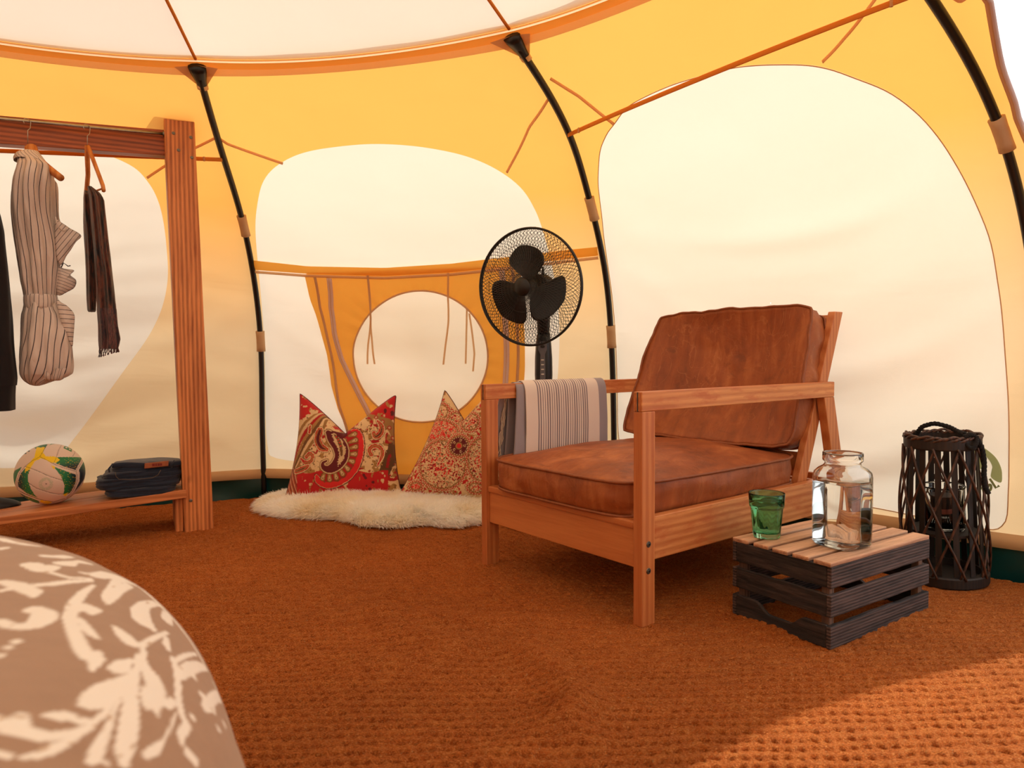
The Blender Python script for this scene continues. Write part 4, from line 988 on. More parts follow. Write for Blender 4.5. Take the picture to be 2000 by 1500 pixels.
MB().tube([(.026, .0, 1.518), (.037, -.03, 1.478), (.055, -.085, 1.405), (.068, -.125, 1.352), (.070, -.14, 1.330)], [.008, .0072, .0068, .0068, .0066], 12, flat=1.2).build('hanger_arm', M['hanger_wood'], h2, smooth=True)
MB().tube([(.017, .12, 1.362), (.040, .0, 1.352), (.068, -.132, 1.340)], .0035, 8).build('cross_bar', M['hanger_wood'], h2, smooth=True)
sf = thing('dark_scarf', 'long dark scarf with reddish brown print and fringed end hanging from a hanger', 'scarf', (SX, SY, 0), (0, 0, SA))
garment_part(sf, 'short_tail', [(1.362, .010, .030, .012), (1.34, .006, .040, .05), (1.24, .004, .044, .052), (1.07, .008, .044, .046), (.95, .007, .040, .042), (.903, .009, .037, .040), (.897, .012, .034, .02)], M['scarf'], folds=((5, .12, 0), (9, .08, 1)), stripes=1, yc=.05)
garment_part(sf, 'long_tail', [(1.360, .020, .034, .02), (1.335, .024, .062, .05), (1.315, .026, .072, .06), (1.24, .029, .077, .06), (1.11, .036, .087, .055), (.93, .041, .100, .05), (.90, .041, .102, .05)], M['scarf'], folds=((7, .12, 0), (11, .08, 1)), stripes=1, yc=-.04)
garment_part(sf, 'patterned_end', [(.905, .0405, .1025, .0505), (.84, .042, .107, .05), (.79, .042, .114, .048), (.765, .043, .108, .046), (.752, .044, .104, .044)], M['scarf_end'], folds=((7, .12, 0), (11, .08, 1)), stripes=1, yc=-.04)
b = MB(); rr = random.Random(5)
for i in range(46):
    th_ = rr.uniform(0, 2 * math.pi); x = .074 + .031 * math.cos(th_); y = -.04 + .042 * math.sin(th_); b.tube([(x, y, .756), (x + rr.uniform(-.004, .004), y, .742), (x + rr.uniform(-.006, .006), y, .730 + .010 * (x - .074) / .03)], .0011, 4)
tag(b.build('fringe', M['scarf_end'], sf), kind='stuff')
GX, GY, GA = -1.887, 2.530, .62
h3 = thing('wooden_hanger', 'wooden hanger of the near-black garment at the left picture edge', 'hanger', (GX, GY, 0), (0, 0, GA), 'wooden hangers on the rod')
hook(h3, .0, .0, 1.578, 1.48, yaw=.5)
MB().tube([(0, .16, 1.36), (0, .08, 1.44), (0, 0, 1.49), (0.01, -.08, 1.44), (.02, -.16, 1.36)], [.009, .011, .013, .011, .009], 12).build('hanger_body', M['hanger_wood'], h3, smooth=True)
gd = thing('dark_garment', 'long near-black garment hanging at the left edge of the picture', 'garment', (GX, GY, 0), (0, 0, GA))
garment_part(gd, 'body_cloth', [(1.455, -.04, .02, .05), (1.40, -.07, .005, .15), (1.30, -.09, .026, .16), (1.24, -.10, .040, .16), (1.18, -.10, .051, .15), (1.0, -.11, .062, .13), (.87, -.11, .066, .13), (.74, -.12, .070, .12), (.651, -.12, .077, .12), (.619, -.12, .074, .12)], M['dark_cloth'], folds=((5, .06, 0), (9, .05, 1)), stripes=1)
garment_part(gd, 'lower_hem', [(.622, -.12, .071, .118), (.58, -.12, .068, .116), (.53, -.12, .067, .115)], M['dark_cloth'], folds=((5, .06, 0), (9, .05, 1)), stripes=1, rows=10)

# ------------------------------------------------------------------ ball, folded jeans, shoe on the shelf
M['ball'] = dyed('ball_leather', .5, .15, 500, .05)
def make_ball():
    bp = frame_pt(RX, RY, RA, (.575, -.125, 0)); R = .1175; z0 = zt(.575) + .004
    # local axes: x to the viewer's right, y away from the viewer
    yaw = math.atan2(bp.y, bp.x) - math.pi / 2
    bl = thing('volleyball', 'white, green and yellow volleyball resting on the rack shelf', 'ball', (bp.x, bp.y, z0 - .0005), (0, 0, yaw))
    n1, n2 = 220, 300; ph = np.linspace(0, math.pi, n1); th_ = np.linspace(0, 2 * math.pi, n2, endpoint=False)
    PH, TH = np.meshgrid(ph, th_, indexing='ij'); X = np.sin(PH) * np.cos(TH); Y = np.sin(PH) * np.sin(TH); Z = np.cos(PH)
    # the ball is seen a little from above: painted pattern axes
    el = .17; y2 = Y * math.cos(el) + Z * math.sin(el); z2 = -Y * math.sin(el) * 0 + Z
    u = X; v = Z * math.cos(el) - (-Y) * 0 + Y * math.sin(el) * 1.0
    # photo frame of the ball: 1875x1500 crop, centre (867, 745), radii 655 / 555
    cx = 867 + 650 * u; cy = 745 - 555 * v; 
    back = (Y * math.cos(el) - Z * math.sin(el)) > 0
    cx = np.where(back, 1734 - cx, cx)
    white = np.array(lin((226, 204, 188))); green = np.array(lin((14, 124, 70))); navy = np.array(lin((6, 32, 52))); yel = np.array(lin((246, 208, 0)))
    col = np.tile(white, (n1, n2, 1))
    def inpoly(poly):
        r = np.zeros(cx.shape, bool); m = len(poly)
        for i in range(m):
            x1, y1 = poly[i]; x2, y2_ = poly[(i + 1) % m]
            c = ((y1 > cy) != (y2_ > cy)) & (cx < (x2 - x1) * (cy - y1) / (y2_ - y1 + 1e-9) + x1); r ^= c
        return r
    nz = vnoise(cx / 22, cy / 22, 5, 3)
    def fill(poly, c, c2=None, p0=None, p1=None, speck=False):
        m_ = inpoly(poly); cc = np.tile(np.array(c), (n1, n2, 1))
        if c2 is not None:
            d = ((cx - p0[0]) * (p1[0] - p0[0]) + (cy - p0[1]) * (p1[1] - p0[1])) / ((p1[0] - p0[0]) ** 2 + (p1[1] - p0[1]) ** 2)
            w_ = sstep(0, 1, np.clip(d + .25 * nz, 0, 1))[..., None]; cc = cc * (1 - w_) + np.array(c2) * w_
        if speck: cc = np.where((vnoise(cx / 9, cy / 9, 8, 1) > .72)[..., None], yel * .8, cc)
        col[m_] = cc[m_]
    fill([(960, 470), (1470, 490), (1310, 745), (1100, 660), (930, 580)], green, navy, (1200, 520), (1220, 680), True)
    fill([(930, 640), (1240, 780), (1350, 820), (1330, 960), (1290, 1060), (1180, 1150), (1090, 1150), (1115, 1000), (1060, 830)], green, navy, (1100, 850), (1330, 850), True)
    fill([(430, 600), (520, 650), (485, 750), (480, 850), (520, 990), (580, 1100), (660, 1190), (520, 1130), (300, 930), (290, 830), (330, 700)], green, navy, (480, 850), (310, 850), True)
    fill([(380, 590), (300, 720), (250, 850), (245, 950), (215, 850), (215, 700), (250, 640)], green, green * .8, (300, 600), (220, 800))
    fill([(300, 1010), (640, 1180), (660, 1260), (560, 1270), (400, 1180)], navy, green, (320, 1020), (560, 1200), True)
    fill([(1480, 545), (1520, 640), (1525, 760), (1480, 900), (1390, 1020), (1290, 1120), (1390, 930), (1395, 780), (1380, 715)], green * .8, navy, (1500, 560), (1400, 760))
    fill([(595, 255), (700, 210), (830, 200), (790, 290), (640, 290)], green, green * .7, (600, 250), (800, 200))
    fill([(860, 240), (900, 195), (990, 200), (900, 215)], green)
    jag = 14 * nz
    cy_ = cy; cy = cy + jag
    fill([(640, 250), (790, 260), (750, 370), (800, 440), (960, 455), (1050, 530), (960, 575), (880, 560), (720, 470), (600, 520), (520, 650), (430, 700), (440, 590), (600, 440)], yel)
    fill([(1070, 1150), (1180, 1120), (1130, 1185)], yel); fill([(660, 1210), (900, 1270), (800, 1300), (680, 1250)], yel); fill([(880, 610), (960, 640), (940, 700)], yel)
    cy = cy_
    # faint ring with a dot, and the green letter B lying on its side
    dr = np.hypot((cx - 787) / 1.1, cy - 935); mk = (np.abs(dr - 88) < 26) & (vnoise(cx / 10, cy / 10, 3, 1) > -.4)
    col[mk] = col[mk] * .6 + np.array(lin((150, 180, 130))) * .4; col[dr < 12] = np.array(lin((90, 50, 30)))
    bx0 = (cx - 1205) * math.cos(.5) + (cy - 312) * math.sin(.5); by0 = -(cx - 1205) * math.sin(.5) + (cy - 312) * math.cos(.5)
    o1 = (np.hypot((bx0 + 38) / 46, by0 / 34) < 1) | (np.hypot((bx0 - 34) / 42, by0 / 32) < 1) | ((np.abs(bx0) < 82) & (np.abs(by0 - 22) < 13))
    i1 = (np.hypot((bx0 + 38) / 20, (by0 + 2) / 14) < 1) | (np.hypot((bx0 - 34) / 18, (by0 + 2) / 13) < 1)
    col[o1] = green; col[i1 & o1] = white
    for q in ((440, 345), (500, 310)): col[np.hypot((cx - q[0]) / 22, (cy - q[1]) / 14) < 1] = np.array(lin((16, 60, 44)))
    seams = [[(690, 440), (800, 500), (930, 590), (1080, 665), (1340, 760)], [(690, 440), (560, 500), (430, 590), (330, 700), (275, 850), (280, 990)], [(690, 440), (750, 340), (800, 250), (850, 195)],
             [(430, 590), (620, 680), (850, 810), (1090, 905)], [(490, 900), (620, 1000), (850, 1100), (1000, 1140), (1180, 1145)], [(280, 990), (420, 1080), (660, 1200), (900, 1275), (1100, 1230)], [(1340, 760), (1350, 860), (1340, 960), (1260, 1110), (1150, 1220)],
             [(1340, 745), (1440, 600), (1480, 510)], [(930, 580), (980, 480), (1030, 340), (1090, 225)], [(1280, 470), (1330, 400), (1330, 330)]]
    H = np.zeros(cx.shape); D9 = np.full(cx.shape, 1e9)
    for s in seams:
        for (x1, y1), (x2, y2_) in zip(s[:-1], s[1:]):
            L2 = (x2 - x1) ** 2 + (y2_ - y1) ** 2; t_ = np.clip(((cx - x1) * (x2 - x1) + (cy - y1) * (y2_ - y1)) / L2, 0, 1)
            D9 = np.minimum(D9, np.hypot(cx - x1 - t_ * (x2 - x1), cy - y1 - t_ * (y2_ - y1)))
    col = np.where((D9 < 5)[..., None], col * .45, col)
    # white piping beside the long seams
    for s in (seams[0][2:], seams[1][2:], seams[5][:3], seams[6], seams[7]):
        dd = np.full(cx.shape, 1e9)
        for (x1, y1), (x2, y2_) in zip(s[:-1], s[1:]):
            L2 = (x2 - x1) ** 2 + (y2_ - y1) ** 2; t_ = np.clip(((cx - x1) * (x2 - x1) + (cy - y1) * (y2_ - y1)) / L2, 0, 1); dd = np.minimum(dd, np.hypot(cx - x1 - t_ * (x2 - x1), cy - y1 - t_ * (y2_ - y1)))
        col = np.where(((dd < 24) & (D9 > 5))[..., None], white, col)
    r = R * (1 - .012 * np.exp(-(D9 / 9) ** 2))
    P = np.stack([X * r, Y * r, Z * r + R], -1)
    b = MB().grid(P.transpose(1, 0, 2), wrap_i=True)
    b.build('ball_skin', M['ball'], bl, smooth=True, col=col.transpose(1, 0, 2))
make_ball()

M['denim'] = cloth('dark_denim', (19, 31, 52), .9, 800, .5, .25, fold=22); M['stitch'] = plain('tan_stitching', (118, 96, 70), .8); M['patch'] = plain('leather_patch', (146, 78, 40), .6); M['patch_red'] = plain('patch_print', (120, 26, 18), .6)
jp = frame_pt(RX, RY, RA, (.262, -.115, 0)); jn = thing('folded_jeans', 'dark blue folded jeans with leather waist patch lying on the shelf beside the post', 'jeans', (jp.x, jp.y, zt(.262) + .004), (0, 0, RA + math.pi))
def slab(name, x0, x1, y0, y1, z0, z1, seed, m, parent, am=.008, e=4.0, taper=0, sl=0):
    n1, n2 = 90, 28; t = np.linspace(0, 2 * np.pi, n1, endpoint=False); cs, sn = np.cos(t), np.sin(t); rr_ = 1 / (np.abs(cs) ** e + np.abs(sn) ** e) ** (1 / e)
    P = np.zeros((n1, n2, 3))
    for j, q in enumerate(np.linspace(-1, 1, n2)):
        k = (1 - abs(q) ** 5) ** .5 if abs(q) < 1 else 0
        k2 = .0 if abs(q) == 1 else (.90 + .10 * k) if abs(q) < .93 else .55
        P[:, j, 0] = (x0 + x1) / 2 + (x1 - x0) / 2 * rr_ * cs * k2 * (1 - taper * (q + 1) / 2 * (cs < 0)); P[:, j, 1] = (y0 + y1) / 2 + (y1 - y0) / 2 * rr_ * sn * k2
        P[:, j, 2] = (z0 + z1) / 2 + (z1 - z0) / 2 * q * (1 if abs(q) < .93 else .97) + sl * P[:, j, 0]
        d = am * vnoise(t * 2.2 + seed, t * 0 + q * 2.4 + seed, seed, 3); P[:, j, 0] += d * cs; P[:, j, 1] += d * sn; 
        if q > -.8: P[:, j, 2] += am * .8 * vnoise(P[:, j, 0] * 14, P[:, j, 1] * 14, seed + 1, 2)
    return MB().grid(P, wrap_i=True).build(name, m, parent, smooth=True)
JY = -.118
slab('folded_leg', -.125, .125, JY - .012, .10, -.002, .034, 3, M['denim'], jn, .006)
slab('folded_leg', -.155, .145, JY - .004, .10, .028, .074, 5, M['denim'], jn, .009)
slab('folded_leg', -.150, .155, JY + .002, .095, .062, .100, 8, M['denim'], jn, .008, taper=.18)
slab('seat_fold', -.108, .150, JY + .010, .085, .090, .124, 11, M['denim'], jn, .006, taper=.1)
w2 = MB(); t = np.linspace(0, 1, 30); w2.tube(np.stack([-.10 + .245 * t, JY + .012 + .006 * np.sin(t * 7), .121 + .006 * np.sin(t * 5 + 1)], 1), .0095, 10, flat=.55, up=(0, 1, 0)); w2.build('waistband', M['denim'], jn, smooth=True)
for x in (-.098, .120): MB().tube([(x, JY + .002, .132), (x - .012, JY - .006, .118), (x - .010, JY - .004, .104)], .0035, 6).build('belt_loop', M['denim'], jn, smooth=True)
pch = MB().hexa([(.012, JY - .004, .108), (.098, JY - .004, .112), (.098, JY + .004, .112), (.012, JY + .004, .108), (.014, JY - .002, .129), (.100, JY - .002, .133), (.100, JY + .004, .133), (.014, JY + .004, .129)]).build('leather_patch', M['patch'], jn, bevel=.002)
for i, (x, w_) in enumerate(((.040, .009), (.051, .006), (.060, .007), (.069, .006))): MB().box(x, x + w_, JY - .0055, JY - .004, .116, .125).build('patch_mark', M['patch_red'], pch)
MB().tube(smooth_loop([(-.092, .100), (-.088, .078), (-.070, .070), (.020, .066), (.062, .074), (.070, .096)], 40)[:, [0, 0, 1]] * (1, 0, 1) + (0, JY - .006, 0) if 0 else np.array([(-.088, JY - .0045, .103), (-.086, JY - .007, .086), (-.076, JY - .008, .074), (-.02, JY - .0095, .069), (.04, JY - .0095, .070), (.060, JY - .009, .080), (.070, JY - .006, .098)]), .0008, 5).build('pocket_stitching', M['stitch'], jn, smooth=True)
sp = frame_pt(RX, RY, RA, (.79, -.20, 0)); M['shoe'] = plain('black_shoe_leather', (10, 10, 12), .5)
sh = thing('black_shoe', 'black rounded shoe tip behind the ball at the left end of the shelf', 'shoe', (sp.x, sp.y, zt(.79) + .004), (0, 0, RA + math.pi))
def shoe_mesh():
    P = []
    for q in np.linspace(0, 1, 26):
        x = .105 - .26 * q; hw = .006 + .036 * math.sin(math.pi * min(1, q * .8 + .12)) ** .6; hh = .004 + (.030 * math.sin(min(1, q * 2.6) * math.pi / 2) ** .7 + .035 * sstep(.45, .9, q))
        t = np.linspace(0, 2 * np.pi, 28, endpoint=False); zz = np.sin(t); P.append(np.stack([x + 0 * t, hw * np.cos(t) * (1 - .25 * np.clip(zz, 0, 1)), .012 + hh * np.clip(zz, -.2, 1)], 1))
    return rings_solid(P)
fixn(shoe_mesh().build('upper', M['shoe'], sh)); slab('sole', -.155, .108, -.041, .041, 0, .014, 2, M['dark_slat'], sh, .0, 2.6)

# ------------------------------------------------------------------ sheepskin and cushions
M['fur'] = None
def fur_mat():
    t = NT('sheepskin_fleece'); v = t.coord(); col = t.ramp(t.noise(v, 7, 4), [(.35, lin((253, 248, 234))), (.6, lin((255, 255, 252)))])
    d = t.n('ShaderNodeBsdfDiffuse', {'Color': col}); tr = t.n('ShaderNodeBsdfTranslucent', {'Color': col}); mx = t.n('ShaderNodeMixShader', {0: .45})
    t.t.links.new(d.outputs[0], mx.inputs[1]); t.t.links.new(tr.outputs[0], mx.inputs[2]); t.t.links.new(mx.outputs[0], t.out.inputs[0]); return t.m
FUR = fur_mat()
fl = thing('sheepskin_rug', 'fluffy cream sheepskin rug under the two red paisley cushions', 'sheepskin', (-.72, 3.12, .005))
FO = smooth_loop([(-1.22, 3.33), (-1.15, 3.16), (-1.02, 3.05), (-.86, 3.02), (-.73, 2.99), (-.62, 2.88), (-.46, 2.86), (-.37, 2.90), (-.26, 2.85), (-.13, 2.92), (-.04, 3.04), (-.02, 3.14), (-.10, 3.24), (-.40, 3.30), (-.70, 3.37), (-1.0, 3.45), (-1.16, 3.45)], 160) - (-.72, 3.12)
FC = FO.mean(0)
def fl_pt(i, w1):
    p = FC + (FO[i] - FC) * w1; return p
Wf = np.linspace(0, 1, 30); P = np.zeros((160, 31, 3))
fh = lambda X, Y, w_: (.058 + .012 * vnoise(X * 9, Y * 9, 3, 2)) * np.clip(1 - w_**4, 0, 1) ** .5 + .003
for j, w1 in enumerate(Wf):
    q = FC + (FO - FC) * w1; P[:, j, :2] = q; P[:, j, 2] = fh(q[:, 0], q[:, 1], w1)
P[:, 30, :2] = FC; P[:, 30, 2] = .001
MB().grid(P, wrap_i=True).build('hide', FUR, fl, smooth=True)
rng = np.random.default_rng(2); NS = 62000
ii = rng.integers(0, 160, NS); ww = rng.random(NS) ** .5; fr_ = rng.random(NS)[:, None]
edge = FO[ii] * (1 - fr_) + FO[(ii + 1) % 160] * fr_; XY = FC + (edge - FC) * ww[:, None]
root = np.concatenate([XY, fh(XY[:, 0], XY[:, 1], ww)[:, None]], 1)
dirn = np.concatenate([(edge - FC) / np.linalg.norm(edge - FC, axis=1, keepdims=True) * (.15 + 1.1 * ww[:, None] ** 6) + rng.normal(0, .32, (NS, 2)) + np.stack([vnoise(XY[:, 0] * 14, XY[:, 1] * 14, 8, 2), vnoise(XY[:, 0] * 14, XY[:, 1] * 14, 9, 2)], 1) * .9, (1.0 - .95 * ww[:, None] ** 8)], 1)
dirn /= np.linalg.norm(dirn, axis=1, keepdims=True); Ln = rng.uniform(.020, .050, NS)[:, None]
side = np.cross(dirn, rng.normal(size=(NS, 3))); side /= np.linalg.norm(side, axis=1, keepdims=True); hw_ = .0013
mid = root + dirn * Ln * .55; tip = root + dirn * Ln + np.array([0, 0, -1]) * Ln * .22 + rng.normal(0, .0025, (NS, 3))
root[:, 2] -= .003; tip[:, 2] = np.maximum(tip[:, 2], .002)
V = np.stack([root - side * hw_, root + side * hw_, mid + side * hw_, mid - side * hw_, tip], 1).reshape(-1, 3)
me = bpy.data.meshes.new('fleece'); k5 = (np.arange(NS) * 5)[:, None]
quads = np.concatenate([k5 + 0, k5 + 1, k5 + 2, k5 + 3], 1); tris = np.concatenate([k5 + 3, k5 + 2, k5 + 4], 1)
loops = np.concatenate([quads.ravel(), tris.ravel()]); me.vertices.add(len(V)); me.vertices.foreach_set('co', V.ravel()); me.loops.add(len(loops)); me.loops.foreach_set('vertex_index', loops.astype(np.int32))
me.polygons.add(2 * NS); me.polygons.foreach_set('loop_start', np.concatenate([np.arange(NS) * 4, NS * 4 + np.arange(NS) * 3]).astype(np.int32)); me.polygons.foreach_set('loop_total', np.concatenate([np.full(NS, 4), np.full(NS, 3)]).astype(np.int32)); me.update(); me.validate()
me.materials.append(FUR); o = bpy.data.objects.new('fleece', me); COL.objects.link(o); o.parent = fl; tag(o, kind='stuff')

M['pillow'] = dyed('printed_cotton', .85, .35, 500, .15, fold=14)
CR_, GO, RE, CM, DK, BR = [np.array(lin(c)) for c in ((226, 196, 148), (168, 124, 66), (190, 16, 22), (216, 34, 36), (96, 10, 20), (112, 74, 34))]
def pais(X, Y, cx, cy, s, rot, bend=.5):
    c, sn = math.cos(rot), math.sin(rot); p = ((X - cx) * c + (Y - cy) * sn) / s; q = (-(X - cx) * sn + (Y - cy) * c) / s
    p = p - bend * np.clip(q, 0, 3) ** 2 * .5
    L = np.where(q < 0, np.hypot(p, q), (np.abs(p) ** 1.5 + np.abs(q / 2.1) ** 1.5) ** (1 / 1.5)); return L, np.arctan2(q, p), p, q
def paint_pais(col, X, Y, a, bands, sc=0, teeth=0):
    L, th_, p, q = pais(X, Y, *a); L = L + sc * np.abs(np.sin(th_ * teeth * .5)) if teeth else L
    for lim, c in bands: col[L < lim] = c
    return L, th_
def flowers(col, X, Y, mask, sc, thr, c, seed):
    m_ = mask & (vnoise(X * sc, Y * sc, seed, 2) > thr); col[m_] = c
def strokes(col, cx, cy, pts, color, grow=0.0, jag=0.0):
    D = np.full(cx.shape, 1e9)
    if len(pts) == 1: pts = [pts[0], pts[0]]
    L = [np.array(p, float) for p in pts]
    if len(L) > 2:                                       # round the path
        t = np.linspace(0, len(L) - 1, 5 * len(L)); A = np.array(L); out = []
        for q in t:
            i = min(int(q), len(L) - 2); f = q - i; p0, p1, p2, p3 = A[max(i-1, 0)], A[i], A[i+1], A[min(i+2, len(L)-1)]
            out.append(.5 * (2*p1 + (p2-p0)*f + (2*p0-5*p1+4*p2-p3)*f*f + (-p0+3*p1-3*p2+p3)*f**3))
        L = out
    for p, q in zip(L[:-1], L[1:]):
        dx, dy = q[0] - p[0], q[1] - p[1]; t = np.clip(((cx - p[0]) * dx + (cy - p[1]) * dy) / (dx*dx + dy*dy + 1e-9), 0, 1)
        D = np.minimum(D, np.hypot(cx - p[0] - t * dx, cy - p[1] - t * dy) - (p[2] + (q[2] - p[2]) * t + grow))
    if jag: D = D + jag * vnoise(cx / 14, cy / 14, 31, 1)
    col[D < 0] = color
    return D
def print_a(X, Y, px, pz):
    """red, gold and cream paisley with a wide red hem; traced in the cushion's own plane"""
    cx = 890 + 2630 * px; cy = 1350 - 2510 * pz; one = np.ones(X.shape, bool); col = np.tile(CR_, X.shape + (1,)); S = strokes
    flowers(col, cx, cy, one, .014, .30, GO, 3); flowers(col, cx, cy, one, .022, .34, RE * .8, 7); flowers(col, cx, cy, one, .05, .50, BR, 11)
    for k in range(7):                                   # sweeping bands of the left side
        o = 42 * k; cc = [GO * .9, CR_ * .9, RE * .8, GO, BR, CR_, GO * .8][k]
        S(col, cx, cy, [(190 + o * .5, 980, 12), (250 + o, 700, 17), (380 + o, 480 + o * .25, 19), (560 + o * .4, 330 + o * .4, 17), (660, 230 + o, 10)], cc, jag=3)
    S(col, cx, cy, [(1060, 330, 40), (1250, 360, 50), (1400, 440, 52), (1500, 600, 46), (1520, 800, 46)], GO * .85)
    for q in ((1130, 345), (1280, 400), (1360, 450), (1440, 520), (1480, 640), (1490, 760)): S(col, cx, cy, [(*q, 24)], RE * .8); S(col, cx, cy, [(*q, 13)], CR_ * .8)
    S(col, cx, cy, [(1480, 760, 60), (1450, 900, 70), (1400, 1050, 60)], BR * .7, jag=16); S(col, cx, cy, [(1450, 850, 14), (1430, 980, 18)], RE * .6, jag=8)
    tl = (cy < 440 - (cx - 240) * .33) & (cx < 640); tr = (cx > 1050) & (cy < 330 + (cx - 1100) * .24); ctr = (cx > 640) & (cx < 1060) & (cy < 520 - np.abs(cx - 890) * .9 + 120) & (np.abs(cx - 890) < 200) & (cy < 560)
    bot = (cy > 1040 + 16 * np.sin(cx / 60)) & (cx > 320) & (cx < 1440); red = tl | tr | bot | (ctr & (vnoise(cx / 40, cy / 40, 3, 1) > -.1)); col[red] = RE
    flowers(col, cx, cy, red, .016, .55, CR_ * .9, 15); flowers(col, cx, cy, red, .02, .60, GO, 19); flowers(col, cx, cy, red, .012, .60, DK, 23)
    lc = (cx < 320) & (cy > 1000); ph = ((cx - .35 * cy) / 46) % 1; col[lc] = RE * .85; col[lc & (ph < .22)] = CR_ * .9; col[lc & (ph > .5) & (ph < .62)] = GO; col[lc & (ph > .62) & (ph < .8)] = DK
    # small paisleys and scrolls
    for pts in ([(600, 560, 44), (575, 660, 46), (620, 750, 44), (690, 780, 30)], [(1300, 440, 16), (1350, 510, 30), (1340, 590, 36), (1285, 630, 34), (1262, 590, 26)], [(440, 860, 26), (480, 830, 26), (520, 850, 26), (505, 910, 26), (430, 930, 24), (360, 880, 14)],
                [(1240, 850, 22), (1215, 790, 26), (1270, 740, 26), (1350, 770, 26), (1365, 860, 24), (1320, 970, 12)], [(470, 500, 18), (465, 570, 22)], [(300, 1030, 30), (400, 1000, 34), (470, 970, 20)]):
        S(col, cx, cy, pts, BR, 10, 5); S(col, cx, cy, pts, CR_ * .95, 5); S(col, cx, cy, pts, RE * 1.02, -6, 6); S(col, cx, cy, pts, GO, -18, 5); S(col, cx, cy, pts, DK, -28)
    # the big one
    arc = [(940, 580, 20), (1050, 590, 44), (1100, 700, 46), (1095, 850, 46), (1050, 980, 46), (950, 1095, 46), (820, 1165, 44), (690, 1185, 42), (600, 1140, 36), (575, 1090, 14)]
    S(col, cx, cy, arc, DK, 16); S(col, cx, cy, arc, CR_, 6, 4); S(col, cx, cy, arc, CM, 0, 6)
    fan = [(940, 600, 40), (1000, 680, 60), (1000, 800, 62), (980, 900, 62), (900, 1010, 66), (800, 1080, 62), (680, 1100, 46)]
    S(col, cx, cy, fan, BR, 14, 12); S(col, cx, cy, fan, RE * .8, 6, 10)
    for x, y, x2, y2 in ((960, 620, 1030, 600), (970, 700, 1045, 672), (975, 770, 1050, 752), (960, 840, 1045, 836), (945, 900, 1018, 925), (900, 950, 960, 1010), (850, 990, 895, 1068), (790, 1020, 818, 1110), (730, 1040, 735, 1130), (680, 1050, 650, 1115)):
        S(col, cx, cy, [(x, y, 14), (x2, y2, 30)], BR, 4); S(col, cx, cy, [(x, y, 12), (x2, y2, 27)], GO); S(col, cx, cy, [((x + x2) / 2, (y + y2) / 2, 6), (x2, y2, 17)], CR_ * .85); S(col, cx, cy, [(x2, y2, 7)], BR * .7)
    core = [(700, 580, 26), (760, 650, 60), (850, 740, 84), (880, 850, 82), (830, 950, 66), (740, 1010, 44), (665, 990, 28), (655, 940, 16), (700, 915, 10)]
    S(col, cx, cy, core, BR, 20); S(col, cx, cy, core, CR_ * .9, 12); S(col, cx, cy, core, DK)
    S(col, cx, cy, [(760, 600, 34), (830, 620, 40), (900, 600, 30)], DK, 6); S(col, cx, cy, [(760, 600, 10), (820, 680, 34), (880, 780, 38), (880, 870, 30), (840, 960, 8)], CR_ * .85, 4, 12); S(col, cx, cy, [(780, 610, 8), (835, 680, 18), (870, 770, 20), (878, 850, 12)], BR, 0, 4)
    for q in ((800, 630), (825, 665), (848, 700), (862, 740)): S(col, cx, cy, [(*q, 9)], CM)
    for r_, cc in ((60, CR_ * .9), (50, DK), (36, CR_ * .9), (26, DK), (12, CR_)): S(col, cx, cy, [(700, 950, r_)], cc) if 0 else None
    return col
